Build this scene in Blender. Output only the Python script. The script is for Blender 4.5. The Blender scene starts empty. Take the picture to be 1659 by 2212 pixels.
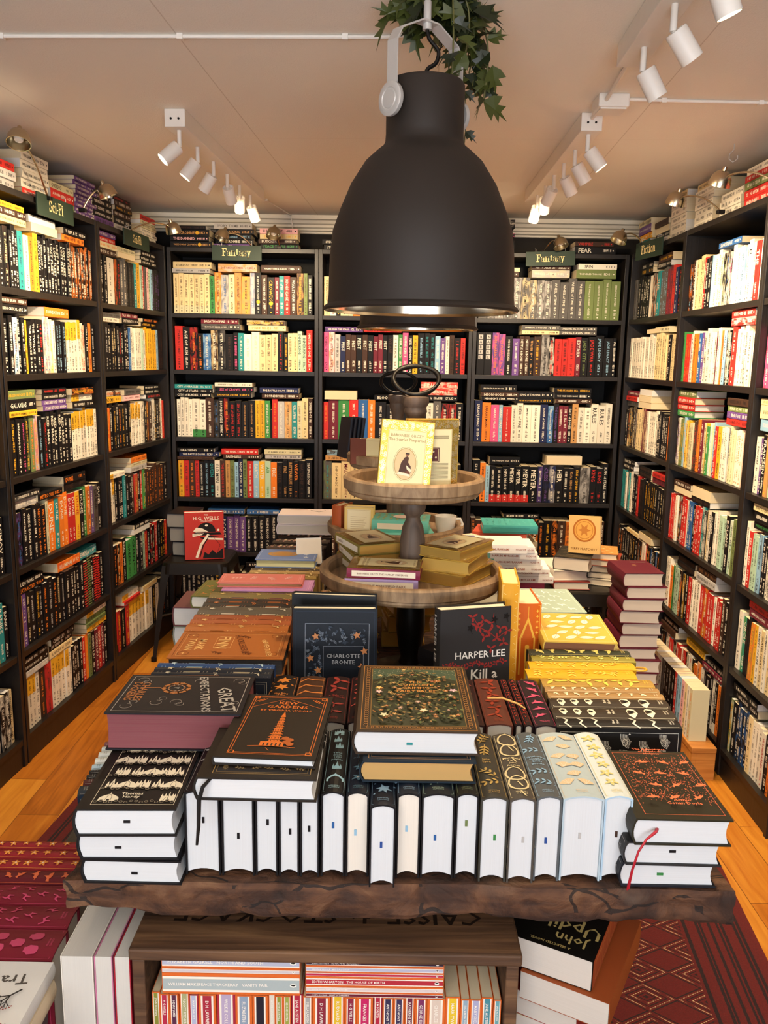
import bpy, math, random, re
from mathutils import Matrix, Vector
from math import sin, cos, pi, radians, sqrt, atan2
SC = bpy.context.scene
# ------------------------------------------------------------------ camera, light, exposure
CAMZ, PITCH, ROLL, FPX = 1.475, radians(10.42), radians(.975), 1800.0
_f = Vector((0, cos(PITCH), -sin(PITCH))); _r = Vector((1, 0, 0)); _u = _r.cross(_f)
RT = _r*cos(ROLL) + _u*sin(ROLL); UP = _u*cos(ROLL) - _r*sin(ROLL); FW = _f
cam = bpy.data.cameras.new('camera'); camo = bpy.data.objects.new('camera', cam); SC.collection.objects.link(camo)
cam.sensor_fit = 'VERTICAL'; cam.sensor_height = 24; cam.lens = 24*FPX/2212; cam.clip_start = .02
camo.matrix_world = Matrix(((RT.x, UP.x, -FW.x, 0), (RT.y, UP.y, -FW.y, 0), (RT.z, UP.z, -FW.z, CAMZ), (0, 0, 0, 1)))
SC.camera = camo
SC.view_settings.view_transform = 'Standard'; SC.view_settings.look = 'None'
SC.view_settings.exposure = 1.33; SC.view_settings.gamma = 1; SC.view_settings.use_curve_mapping = False
W_DAY, W_SPOT, W_PEND, W_FILL = 6.0, 20.0, 4.8, 5.0
world = bpy.data.worlds.new('world'); SC.world = world; world.use_nodes = True
world.node_tree.nodes['Background'].inputs[0].default_value = (.75, .87, 1, 1)
world.node_tree.nodes['Background'].inputs[1].default_value = .25
def area(name, loc, rot, sx, sy, w, col):
    l = bpy.data.lights.new(name, 'AREA'); l.shape = 'RECTANGLE'; l.size = sx; l.size_y = sy; l.energy = w; l.color = col
    o = bpy.data.objects.new(name, l); SC.collection.objects.link(o); o.location = loc; o.rotation_euler = rot; return o
area('window_daylight', (-.1, -1.72, 1.35), (radians(90), 0, 0), 2.3, 1.3, W_DAY, (.70, .85, 1))
area('street_bounce_daylight', (-.1, -1.66, 1.0), (radians(148), 0, 0), 2.3, .6, 41, (.88, .92, 1))  # extra area light tilted upward, added to brighten the ceiling
def spot(name, loc, tgt, w, col, ang=75, blend=.6, size=.02):
    l = bpy.data.lights.new(name, 'SPOT'); l.energy = w; l.color = col; l.spot_size = radians(ang); l.spot_blend = blend; l.shadow_soft_size = size
    o = bpy.data.objects.new(name, l); SC.collection.objects.link(o); o.location = loc
    o.rotation_euler = (Vector(tgt)-Vector(loc)).to_track_quat('-Z', 'Y').to_euler(); return o
WARM = (1, .77, .49)
# ------------------------------------------------------------------ helpers
def at(u, v, z):                       # point of the photograph's ray (u,v) at height z
    d = FW + RT*((u-829.5)/FPX) - UP*((v-1106)/FPX); t = (z-CAMZ)/d.z
    return Vector((d.x*t, d.y*t, z))
def aty(u, v, y):
    d = FW + RT*((u-829.5)/FPX) - UP*((v-1106)/FPX); t = y/d.y
    return Vector((d.x*t, y, CAMZ+d.z*t))
def px(p):
    d = Vector(p)-Vector((0, 0, CAMZ)); w = max(d.dot(FW), .01)
    return 829.5+FPX*d.dot(RT)/w, 1106-FPX*d.dot(UP)/w
def lin(h):
    if isinstance(h, (tuple, list)): return tuple(h)
    c = [int(h[i:i+2], 16)/255 for i in (0, 2, 4)]
    return tuple(x/12.92 if x <= .04045 else ((x+.055)/1.055)**2.4 for x in c)
PAL = dict(k='121012', w='e2dac8', c='dbc493', y='dca52a', o='e07826', r='bb2c26', m='6b2230', p='d45586', v='654582', b='2c5a94', l='8db4cc', t='2a8688', g='3c8244', n='3f2a20', d='20264a', e='585553', s='b4b0ac', j='6c7a48', a='c18f56', h='a8c2a8', x='08080a', f='f2b8b8', q='cfc6a0')
CNAME = dict(k='black', w='white', c='cream', y='yellow', o='orange', r='red', m='burgundy', p='pink', v='purple', b='blue', l='light blue', t='teal', g='green', n='brown', d='navy', e='grey', s='light grey', j='olive green', a='tan', h='pale green', x='black', f='pale pink', q='beige')
def C(k): return lin(PAL[k]) if k in PAL else lin(k)
def tag(o, label=None, cat=None, group=None, kind=None):
    if label: o['label'] = label
    if cat: o['category'] = cat
    if group: o['group'] = group
    if kind: o['kind'] = kind
    return o
def empty(name, M=None, **k):
    o = bpy.data.objects.new(name, None); SC.collection.objects.link(o); o.empty_display_size = .05
    if M is not None: o.matrix_world = M
    return tag(o, **k)
def T3(x, y, z): return Matrix.Translation((x, y, z))
def RZ(a): return Matrix.Rotation(a, 4, 'Z')
def frame(o, ex, ez):
    ex = Vector(ex).normalized(); ez = Vector(ez).normalized(); ey = ez.cross(ex).normalized(); ex = ey.cross(ez)
    return Matrix(((ex.x, ey.x, ez.x, o[0]), (ex.y, ey.y, ez.y, o[1]), (ex.z, ey.z, ez.z, o[2]), (0, 0, 0, 1)))
# ------------------------------------------------------------------ node helpers and materials
class NT:
    def __init__(s, name):
        s.m = bpy.data.materials.new(name); s.m.use_nodes = True; s.t = s.m.node_tree; s.b = s.t.nodes['Principled BSDF']
    def n(s, typ, **kw):
        x = s.t.nodes.new(typ)
        for k, v in kw.items(): setattr(x, k, v)
        return x
    def set(s, sock, v):
        if isinstance(v, bpy.types.NodeSocket): s.t.links.new(v, sock)
        elif isinstance(v, (tuple, list)) and len(v) == 3 and sock.type == 'RGBA': sock.default_value = (*v, 1)
        else: sock.default_value = v
    def m2(s, op, a, b=0.0, c=None):
        x = s.n('ShaderNodeMath', operation=op); s.set(x.inputs[0], a); s.set(x.inputs[1], b)
        if c is not None: s.set(x.inputs[2], c)
        return x.outputs[0]
    def mix(s, f, a, b):
        x = s.n('ShaderNodeMix', data_type='RGBA'); s.set(x.inputs[0], f); s.set(x.inputs[6], a); s.set(x.inputs[7], b); return x.outputs[2]
    def sep(s, v):
        x = s.n('ShaderNodeSeparateXYZ'); s.set(x.inputs[0], v); return x.outputs
    def comb(s, a, b, c):
        x = s.n('ShaderNodeCombineXYZ'); s.set(x.inputs[0], a); s.set(x.inputs[1], b); s.set(x.inputs[2], c); return x.outputs[0]
    def obj(s): return s.n('ShaderNodeTexCoord').outputs['Object']
    def scale(s, v, sc, rot=0, loc=(0, 0, 0)):
        x = s.n('ShaderNodeMapping'); s.set(x.inputs[0], v); x.inputs['Scale'].default_value = sc; x.inputs['Rotation'].default_value = (0, 0, rot); x.inputs['Location'].default_value = loc; return x.outputs[0]
    def noise(s, v, sc, det=2, dist=0.0):
        x = s.n('ShaderNodeTexNoise'); s.set(x.inputs['Vector'], v); x.inputs['Scale'].default_value = sc; x.inputs['Detail'].default_value = det; x.inputs['Distortion'].default_value = dist; return x.outputs[0]
    def ramp(s, f, stops):
        x = s.n('ShaderNodeValToRGB'); s.set(x.inputs[0], f); e = x.color_ramp.elements
        while len(e) < len(stops): e.new(.5)
        for i, (p, c) in enumerate(stops): e[i].position = p; e[i].color = (*lin(c), 1)
        return x.outputs[0]
    def bump(s, h, st=.3, d=.01):
        x = s.n('ShaderNodeBump'); s.set(x.inputs['Height'], h); x.inputs['Strength'].default_value = st; x.inputs['Distance'].default_value = d
        s.t.links.new(x.outputs[0], s.b.inputs['Normal'])
    def out(s, col=None, rough=None, metal=None):
        if col is not None: s.set(s.b.inputs['Base Color'], col)
        if rough is not None: s.set(s.b.inputs['Roughness'], rough)
        if metal is not None: s.set(s.b.inputs['Metallic'], metal)
        return s.m
def simple(name, col, rough=.6, metal=0, emit=0):
    q = NT(name)
    if emit: q.set(q.b.inputs['Emission Color'], lin(col)); q.b.inputs['Emission Strength'].default_value = emit
    nz = q.noise(q.obj(), 40, 3)
    c = lin(col); q.out(q.mix(q.m2('MULTIPLY', nz, .25), c, tuple(x*.75 for x in c)), rough, metal); return q.m
def wood(name, stops, sc=(3, 40, 40), rough=.55, bump=.2, ns=1.0):
    q = NT(name); v = q.scale(q.obj(), sc); a = q.noise(v, ns, 5, 1.2); b = q.noise(q.obj(), 4, 2)
    f = q.m2('ADD', q.m2('MULTIPLY', a, .75), q.m2('MULTIPLY', b, .25)); q.bump(a, bump, .004)
    return q.out(q.ramp(f, stops), rough)
def print_material():
    q = NT('printed_cover'); A = lambda n: q.n('ShaderNodeAttribute', attribute_name=n).outputs['Vector']
    c1, c2, c3 = A('c1'), A('c2'), A('c3'); T, H, st = q.sep(A('par')); seed, foil, s = q.sep(A('par2'))
    u, v, _ = q.sep(q.n('ShaderNodeUVMap', uv_map='uv').outputs[0])
    M = q.m2
    nt = M('GREATER_THAN', st, 9.5); st = M('SUBTRACT', st, M('MULTIPLY', nt, 10.0))
    def is_(k): return M('COMPARE', st, k, .3)
    a = M('DIVIDE', v, M('MULTIPLY', s, .72)); cell = M('FLOOR', a); fa = M('FRACT', a)
    b = M('ADD', M('DIVIDE', M('SUBTRACT', u, M('MULTIPLY', T, .5)), s), .5)
    wn = q.n('ShaderNodeTexWhiteNoise'); q.set(wn.inputs['Vector'], q.comb(cell, seed, 3.0)); R, G, B = q.sep(wn.outputs['Color'])
    lt = lambda x, y: M('LESS_THAN', x, y); gt = lambda x, y: M('GREATER_THAN', x, y); mul = lambda *x: x[0] if len(x) == 1 else M('MULTIPLY', x[0], mul(*x[1:]))
    mx = lambda x, y: M('MAXIMUM', x, y)
    w72 = lt(fa, .72)
    k = mx(mul(lt(fa, .24), gt(R, .1)), mul(gt(b, .8), w72, gt(R, .4)))
    k = mx(k, mul(lt(b, .2), w72, gt(B, .45))); k = mx(k, mul(M('COMPARE', b, .5, .1), w72, gt(G, .4)))
    k = mx(k, mul(gt(fa, .48), w72, gt(M('FRACT', M('MULTIPLY', R, 7.0)), .45)))
    k = mul(k, gt(b, 0.0), lt(b, 1.0), gt(M('FRACT', M('MULTIPLY', G, 13.0)), .13))
    vh = M('DIVIDE', v, H); title = mul(gt(vh, .09), lt(vh, .60), M('SUBTRACT', 1.0, nt)); auth = mul(gt(vh, .69), lt(vh, .89))
    logo = mul(gt(vh, .925), lt(vh, .955), lt(M('ABSOLUTE', M('SUBTRACT', u, M('MULTIPLY', T, .5))), .0028))
    mask = mul(mx(mul(k, mx(title, auth)), logo), gt(st, .5), M('SUBTRACT', 1.0, is_(5.0)))
    nz = q.noise(q.comb(M('MULTIPLY', u, 60.0), M('MULTIPLY', v, 22.0), seed), 1.0, 3, .6)
    nzs = M('MULTIPLY_ADD', nz, 6.0, -2.6); nzs.node.use_clamp = True
    f3 = mx(mul(is_(2.0), lt(vh, .36)), mul(is_(3.0), nzs, .6)); f3 = mx(f3, mul(is_(6.0), gt(vh, .8)))
    f3 = mx(f3, mul(is_(7.0), gt(M('FRACT', M('DIVIDE', v, .011)), .5)))
    base = q.mix(f3, c1, c3)
    pn = q.noise(q.comb(M('MULTIPLY', u, 1400.0), M('MULTIPLY', v, 6.0), seed), 1.0, 2)
    base = q.mix(mul(is_(5.0), M('MULTIPLY', pn, .42)), base, q.mix(.5, base, (.32, .27, .2)))
    col = q.mix(mask, base, c2)
    gn = q.noise(q.obj(), 900, 1); q.bump(gn, .06, .001)
    rough = M('SUBTRACT', M('ADD', M('MULTIPLY', is_(5.0), .35), .5), M('MULTIPLY', foil, .42))
    q.b.inputs['Specular IOR Level'].default_value = .22
    return q.out(col, rough, foil)
PRINT = print_material()
BOOKWOOD = wood('black_brown_bookcase', [(.25, '0d0a09'), (.75, '1e1612')], (60, 60, 3), .45, .1)
BOOKBACK = simple('bookcase_back_board', '0a090a', .8)
RUSTIC = None
def rustic_slab():
    q = NT('rough_reclaimed_timber'); o = q.obj()
    vo = q.n('ShaderNodeTexVoronoi', feature='DISTANCE_TO_EDGE'); q.set(vo.inputs['Vector'], q.scale(o, (9, 30, 12))); vo.inputs['Scale'].default_value = 1; ds = q.n('ShaderNodeVectorMath', operation='ADD'); nv = q.n('ShaderNodeTexNoise'); q.set(nv.inputs['Vector'], o); nv.inputs['Scale'].default_value = 9; q.set(ds.inputs[0], q.scale(o, (6, 22, 9))); q.set(ds.inputs[1], nv.outputs['Color']); q.set(vo.inputs['Vector'], ds.outputs[0])
    a = q.noise(o, 17, 8, .5); b = q.noise(q.scale(o, (5, 50, 50)), 1, 6, .3)
    f = q.m2('ADD', q.m2('MULTIPLY', a, .6), q.m2('MULTIPLY', b, .4))
    col = q.ramp(f, [(.30, '160e0a'), (.45, '3c2417'), (.56, '5e3c25'), (.74, '8a6647')])
    cr = q.m2('MULTIPLY', q.m2('LESS_THAN', vo.outputs[0], .022), q.m2('GREATER_THAN', b, .5)); pt = q.noise(o, 5, 3, 1.0)
    q.bump(q.m2('SUBTRACT', a, q.m2('MULTIPLY', cr, .6)), .9, .02)
    ptm = q.m2('MULTIPLY_ADD', pt, 5.0, -2.9); ptm.node.use_clamp = True; col = q.mix(q.m2('MULTIPLY', ptm, .55), col, lin('857362'))
    return q.out(q.mix(q.m2('MULTIPLY', cr, .85), col, lin('120b08')), .8)
SLAB = rustic_slab()
CRATEW = wood('dark_stained_crate_wood', [(.3, '2e1d12'), (.5, '563a24'), (.72, '7d5b3c')], (3, 45, 45), .7, .35)
TRAYW = wood('weathered_mango_wood', [(.3, '66503a'), (.5, '8e7253'), (.7, 'b09470')], (40, 3.5, 12), .65, .25)
POSTW = wood('turned_dark_wood', [(.3, '3e3129'), (.7, '6f5b4b')], (30, 30, 5), .6, .2)
PINE = wood('varnished_pine', [(.3, 'a8662a'), (.7, 'd6944a')], (3, 30, 30), .4, .1)
IRON = simple('black_iron', '17130f', .45, .6)
LAMPBLK = simple('matt_charcoal_enamel', '29211b', .62, .1)
REFL = simple('polished_reflector', 'e8e0d0', .18, 1)
ALU = simple('brushed_aluminium', 'd4d0ca', .42, .35)
BRASS = simple('brushed_brass', 'c9bda4', .24, 1)
WHITEP = simple('white_painted_metal', 'efe9df', .5)
STOOLM = simple('gunmetal_painted_steel', '2a2622', .38, .7)
PLASTER = simple('dark_wall_paint', '1d1815', .85)
CORN = simple('white_cornice_paint', 'e9e0d0', .6)
SIGNG = simple('dark_green_sign_board', '1e3325', .6)
GOLD = simple('gilt_lettering', 'e3c57c', .5, .1)
CARD = simple('brown_cardboard', 'b98a55', .85)
BULB = simple('lit_bulb', 'ffe0b0', .5, 0, 9)
CUP = simple('white_glazed_ceramic', 'e9e4d8', .2)
def ceil_mat():
    q = NT('ceiling_board_paint'); x, y, z = q.sep(q.scale(q.obj(), (1, 1, 1), radians(3.0))); M = q.m2
    def seam(c, per, off, w): return M('LESS_THAN', M('ABSOLUTE', M('SUBTRACT', M('FRACT', M('DIVIDE', M('ADD', c, off), per)), .5)), w/per)
    s = M('MAXIMUM', seam(x, .62, 0.93, .0016), M('MULTIPLY', seam(y, 1.22, .0, .0012), .4))
    n = q.noise(q.obj(), 260, 3); q.bump(M('SUBTRACT', n, s), .25, .004)
    return q.out(q.mix(M('MULTIPLY', s, .35), lin('f0ebdf'), lin('9a8468')), .85)
def floor_mat():
    q = NT('oiled_oak_boards'); M = q.m2; v = q.scale(q.obj(), (1, 1, 1), 0)
    br = q.n('ShaderNodeTexBrick'); q.set(br.inputs['Vector'], q.scale(q.obj(), (1, 1, 1), radians(90)))
    br.inputs['Scale'].default_value = 1; br.inputs['Mortar Size'].default_value = .0012; br.inputs['Brick Width'].default_value = .62; br.inputs['Row Height'].default_value = .13
    br.offset = .37; br.inputs['Color1'].default_value = (0, 0, 0, 1); br.inputs['Color2'].default_value = (1, 1, 1, 1); br.inputs['Mortar'].default_value = (0, 0, 0, 1)
    g = q.noise(q.scale(v, (34, 2.6, 1)), 1, 4, 1.5); r = q.sep(br.outputs[0])[0]
    f = M('ADD', M('MULTIPLY', g, .65), M('MULTIPLY', r, .35))
    col = q.ramp(f, [(.2, '8a4a12'), (.45, 'b3691c'), (.75, 'cf8a2e')])
    q.bump(g, .08, .002)
    return q.out(q.mix(M('MULTIPLY', br.outputs[1], .7), col, lin('5a2f0c')), .38)
def rug_mat():
    q = NT('red_bokhara_wool'); M = q.m2; x, y, z = q.sep(q.obj())
    ab = lambda a: M('ABSOLUTE', a); fr = lambda a: M('FRACT', a); lt = lambda a, b: M('LESS_THAN', a, b); mul = lambda a, b: M('MULTIPLY', a, b); mx = lambda a, b: M('MAXIMUM', a, b)
    ax = ab(x)
    dy = mul(ab(M('SUBTRACT', fr(M('DIVIDE', y, .088)), .5)), .088); dx = mul(ab(M('SUBTRACT', fr(M('DIVIDE', M('ADD', x, .07), .14)), .5)), .14)
    d = M('ADD', mul(dx, .62), dy)
    def ring(r, w): return M('COMPARE', d, r, w)
    dark = mx(mx(ring(.013, .0016), ring(.030, .0016)), mx(ring(.047, .002), lt(d, .005)))
    dash = lt(fr(M('DIVIDE', M('ADD', x, mul(y, 1.3)), .011)), .6)
    cream = mx(mul(ring(.021, .0011), dash), mul(ring(.039, .001), dash))
    field = lt(ax, .84)
    bx = M('SUBTRACT', ax, .84)
    bd = mx(M('COMPARE', bx, .012, .004), mx(M('COMPARE', bx, .055, .003), mx(M('COMPARE', bx, .10, .003), M('COMPARE', bx, .155, .004))))
    zig = lt(ab(M('SUBTRACT', mul(ab(M('SUBTRACT', fr(M('DIVIDE', y, .03)), .5)), .05), M('SUBTRACT', fr(M('DIVIDE', bx, .0325)), .4))), .12)
    bd = mx(bd, mul(zig, lt(bx, .155)))
    dk = mx(mul(field, dark), mul(M('SUBTRACT', 1.0, field), bd)); cr = mul(field, cream)
    n = q.noise(q.obj(), 300, 2); q.bump(n, .6, .004)
    col = q.mix(dk, q.mix(n, lin('681512'), lin('4a0e0d')), lin('241012')); col = q.mix(mul(cr, .85), col, lin('d9b98a'))
    return q.out(col, .95)
# ------------------------------------------------------------------ mesh builder
ZERO = (0, 0, 0)
class MB:
    def __init__(s, c1=(.5, .5, .5)):
        s.V = []; s.F = []; s.A = []; s.U = []; s.c1 = c1; s.attr = True; s.smooth = False
    def v(s, *p): s.V.append(tuple(p)); return len(s.V)-1
    def f(s, idx, c1=None, c2=None, c3=None, par=(.02, .2, 0), par2=(0, 0, .01), uv=None):
        c1 = c1 or s.c1; s.F.append(tuple(idx)); s.A.append((c1, c2 or c1, c3 or c1, par, par2)); s.U.append(uv)
    def box(s, x0, x1, y0, y1, z0, z1, **k):
        b = len(s.V)
        for z in (z0, z1):
            for (x, y) in ((x0, y0), (x1, y0), (x1, y1), (x0, y1)): s.V.append((x, y, z))
        for q in ((0, 3, 2, 1), (4, 5, 6, 7), (0, 1, 5, 4), (1, 2, 6, 5), (2, 3, 7, 6), (3, 0, 4, 7)): s.f([b+i for i in q], **k)
    def add(s, o, M):
        b = len(s.V)
        for p in o.V: s.V.append(tuple(M @ Vector(p)))
        for i, fc in enumerate(o.F): s.F.append(tuple(j+b for j in fc)); s.A.append(o.A[i]); s.U.append(o.U[i])
    def build(s, name, mat, parent=None, M=None, bevel=0, smooth=False):
        me = bpy.data.meshes.new(name); me.from_pydata(s.V, [], s.F)
        if mat == PRINT:
            for k, nm in enumerate(('c1', 'c2', 'c3', 'par', 'par2')):
                at_ = me.attributes.new(nm, 'FLOAT_VECTOR', 'FACE'); fl = []
                for a in s.A: fl.extend(a[k])
                at_.data.foreach_set('vector', fl)
            uvl = me.uv_layers.new(name='uv'); fl = []
            for i, fc in enumerate(s.F):
                u = s.U[i]
                for j in range(len(fc)): fl.extend(u[j] if u else (0, 0))
            uvl.data.foreach_set('uv', fl)
        me.materials.append(mat); me.update()
        if smooth or s.smooth: me.polygons.foreach_set('use_smooth', [True]*len(me.polygons))
        o = bpy.data.objects.new(name, me); SC.collection.objects.link(o)
        if parent: o.parent = parent
        if M is not None: o.matrix_local = M if parent else M
        if bevel:
            m = o.modifiers.new('b', 'BEVEL'); m.width = bevel; m.segments = 2; m.limit_method = 'ANGLE'
        if smooth or s.smooth:
            m = o.modifiers.new('w', 'EDGE_SPLIT'); m.split_angle = radians(40)
        return o
def boxobj(name, mat, x0, x1, y0, y1, z0, z1, parent=None, M=None, bevel=0):
    m = MB(); m.box(x0, x1, y0, y1, z0, z1); return m.build(name, mat, parent, M, bevel)
def lathe(prof, n=48, x=0, y=0):
    m = MB(); m.smooth = True; k = len(prof)
    for i in range(n):
        a = 2*pi*i/n
        for (r, z) in prof: m.V.append((x+r*cos(a), y+r*sin(a), z))
    for i in range(n):
        j = (i+1) % n
        for t in range(k-1): m.f((i*k+t, j*k+t, j*k+t+1, i*k+t+1))
    return m
def tube(pts, r, n=8, closed=False, m=None):
    m = m or MB(); m.smooth = True; P = [Vector(p) for p in pts]; N = len(P); b = len(m.V); nrm = Vector((.13, .31, .94))
    for i, p in enumerate(P):
        d = (P[(i+1) % N]-P[i-1]) if closed else (P[min(i+1, N-1)]-P[max(i-1, 0)])
        d.normalize(); s = d.cross(nrm)
        if s.length < .1: s = d.cross(Vector((1, 0, 0)))
        s.normalize(); nrm = s.cross(d).normalized(); rr = r[i] if isinstance(r, (list, tuple)) else r
        for k in range(n):
            a = 2*pi*k/n; q = p + s*(rr*cos(a)) + nrm*(rr*sin(a)); m.V.append(tuple(q))
    for i in range(N if closed else N-1):
        j = (i+1) % N
        for k in range(n): l = (k+1) % n; m.f((b+i*n+k, b+i*n+l, b+j*n+l, b+j*n+k))
    if not closed: m.f([b+k for k in range(n)][::-1]); m.f([b+(N-1)*n+k for k in range(n)])
    return m
def bez(p0, p1, p2, p3, n=14):
    P = [Vector(p) for p in (p0, p1, p2, p3)]
    return [P[0]*(1-t)**3+P[1]*3*t*(1-t)**2+P[2]*3*t*t*(1-t)+P[3]*t**3 for t in [i/n for i in range(n+1)]]
_txt = {}
def text2d(s):
    if s not in _txt:
        cu = bpy.data.curves.new('t', 'FONT'); cu.body = s; cu.resolution_u = 1; cu.offset = .012; o = bpy.data.objects.new('t', cu)
        me = o.to_mesh(); V = [(v.co.x/.72, v.co.y/.72) for v in me.vertices]; F = [tuple(p.vertices) for p in me.polygons]
        w = max([v[0] for v in V] or [.01]); o.to_mesh_clear(); bpy.data.objects.remove(o); bpy.data.curves.remove(cu); _txt[s] = (V, F, w)
    return _txt[s]
# ------------------------------------------------------------------ 2D drawing on a surface of a mesh
class D:
    def __init__(s, mb, mapf, flip=False, foil=0): s.mb = mb; s.map = mapf; s.l = 0; s.flip = flip; s.foil = foil
    def _e(s): s.l += 1; return .00035 + s.l*.000012
    def poly(s, pts, col, e=None):
        e = e or s._e(); b = len(s.mb.V)
        for p in pts: s.mb.V.append(s.map(p[0], p[1], e))
        idx = list(range(b, b+len(pts)))
        ar = sum(pts[i-1][0]*pts[i][1]-pts[i][0]*pts[i-1][1] for i in range(len(pts)))
        if (ar < 0) != s.flip: idx.reverse()
        s.mb.f(idx, c1=C(col), par2=(0, s.foil, .01))
    def line(s, pts, w, col, closed=False):
        e = s._e(); n = len(pts); h = w/2
        for i in range(n if closed else n-1):
            a, b = Vector(pts[i]), Vector(pts[(i+1) % n]); d = (b-a)
            if d.length < 1e-7: continue
            d.normalize(); p = Vector((-d.y, d.x))*h; a2, b2 = a-d*h*.5, b+d*h*.5
            s.poly([a2+p, a2-p, b2-p, b2+p], col, e)
    def rect(s, x0, y0, x1, y1, col): s.poly([(x0, y0), (x1, y0), (x1, y1), (x0, y1)], col)
    def frame(s, x0, y0, x1, y1, w, col): s.line([(x0, y0), (x1, y0), (x1, y1), (x0, y1)], w, col, True)
    def circ(s, x, y, r, col, n=12, ry=None): s.poly([(x+r*cos(2*pi*i/n), y+(ry or r)*sin(2*pi*i/n)) for i in range(n)], col)
    def ring(s, x, y, r, w, col, ry=None, n=18): s.line([(x+r*cos(2*pi*i/n), y+(ry or r)*sin(2*pi*i/n)) for i in range(n)], w, col, True)
    def leaf(s, x, y, a, L, w, col):
        c, q = cos(a), sin(a); P = []
        for t, o in ((0, 0), (.25, .8), (.5, 1), (.75, .7), (1, 0), (.75, -.7), (.5, -1), (.25, -.8)): P.append((x+c*L*t-q*w*o/2, y+q*L*t+c*w*o/2))
        s.poly(P, col)
    def star(s, x, y, r, col, n=5, k=.45, a0=0): s.poly([(x+(r if i % 2 == 0 else r*k)*cos(a0+pi*i/n), y+(r if i % 2 == 0 else r*k)*sin(a0+pi*i/n)) for i in range(2*n)], col)
    def shape(s, P, x, y, sc, col, a=0, mir=1):
        c, q = cos(a), sin(a); s.poly([(x+sc*(mir*p[0]*c-p[1]*q), y+sc*(mir*p[0]*q+p[1]*c)) for p in P], col)
    def text(s, t, x, y, size, col, rot=0, al='c', maxw=None):
        V, F, w = text2d(t)
        if maxw and w*size > maxw: size = maxw/w
        e = s._e(); o = {'c': w/2, 'l': 0, 'r': w}[al]; c, q = cos(rot), sin(rot); b = len(s.mb.V)
        for (p, r_) in V:
            X, Y = (p-o)*size, (r_-.5)*size; s.mb.V.append(s.map(x+X*c-Y*q, y+X*q+Y*c, e))
        for f in F: s.mb.f([b+i for i in (f if not s.flip else f[::-1])], c1=C(col), par2=(0, s.foil, .01))
        return w*size
BIRD = [(-1, .1), (-.5, .25), (-.2, .9), (.05, .35), (.5, .45), (.85, .25), (1.1, .35), (.8, .05), (.4, -.1), (0, -.25), (-.5, -.1), (-.9, -.35)]
CHAIR = [(-.5, 1), (-.6, .2), (-.35, -.2), (-.5, -.9), (-.3, -.9), (-.1, -.25), (.3, -.25), (.5, -.9), (.7, -.9), (.5, -.1), (.6, .1), (-.3, .15), (-.3, .9)]
DOME = [(-1, -.5), (-1, 0), (-.9, .25), (-.5, .6), (-.08, .85), (0, 1.2), (.08, .85), (.5, .6), (.9, .25), (1, 0), (1, -.5)]
SPIRE = [(-.55, -.5), (-.55, .1), (-.42, .7), (-.3, .1), (-.22, .15), (0, 1.25), (.22, .15), (.3, .1), (.42, .7), (.55, .1), (.55, -.5)]
TOWERS = [(-.7, -.5), (-.7, .5), (-.62, .95), (-.55, .5), (-.4, .4), (-.3, 1.05), (-.2, .4), (-.05, .5), (.05, 1.25), (.15, .5), (.3, .4), (.4, 1), (.5, .45), (.62, .9), (.7, .4), (.7, -.5)]
FAN = [(0, -.6), (-1, .2), (-.75, .5), (-.35, .68), (0, .72), (.35, .68), (.75, .5), (1, .2)]
LAMPM = [(-.45, -.6), (-.55, .1), (-.3, .35), (-.3, .55), (.3, .55), (.3, .35), (.55, .1), (.45, -.6), (.15, -.75), (-.15, -.75)]
# ------------------------------------------------------------------ book meshes (local: x thickness, y from spine, z height)
def cover_mesh(mb, T, W, H, t, bulge, c1, c2=None, c3=None, style=1, seed=0, foil=0, board=None, inner=None, n=4):
    lum = sum(c1)/3; s = min(max(T*((.27+.2*((seed*7) % 1)) if lum > .25 else (.34+.22*((seed*7) % 1))), .0042), .011)
    if bulge > 0: sp = [(T*k/n, -bulge*sin(pi*k/n)) for k in range(n+1)]
    else: sp = [(0, .0012), (.0012, 0), (T-.0012, 0), (T, .0012)]
    outer = [(0, W)]+sp+[(T, W)]; inn = [(t, W)]
    for (x, y) in sp: inn.append((min(max(x, t), T-t), y+t))
    inn.append((T-t, W)); b = len(mb.V); k = len(outer)
    for z in (0, H):
        for (x, y) in outer: mb.V.append((x, y, z))
        for (x, y) in inn: mb.V.append((x, y, z))
    O = lambda i, h: b+h*2*k+i; I = lambda i, h: b+h*2*k+k+i
    bc = board or c1; ic = inner or bc
    for i in range(k-1):
        spn = 0 < i < k-2
        if spn:
            x0, x1 = outer[i][0], outer[i+1][0]
            mb.f((O(i, 0), O(i+1, 0), O(i+1, 1), O(i, 1)), c1, c2, c3, (T, H, style), (seed, foil, s), [(x0, H), (x1, H), (x1, 0), (x0, 0)])
        else: mb.f((O(i, 0), O(i+1, 0), O(i+1, 1), O(i, 1)), bc)
        mb.f((I(i, 0), I(i, 1), I(i+1, 1), I(i+1, 0)), ic)
        mb.f((O(i, 1), O(i+1, 1), I(i+1, 1), I(i, 1)), bc); mb.f((O(i, 0), I(i, 0), I(i+1, 0), O(i+1, 0)), bc)
    mb.f((O(0, 0), O(0, 1), I(0, 1), I(0, 0)), bc); mb.f((O(k-1, 0), I(k-1, 0), I(k-1, 1), O(k-1, 1)), bc)
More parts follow.
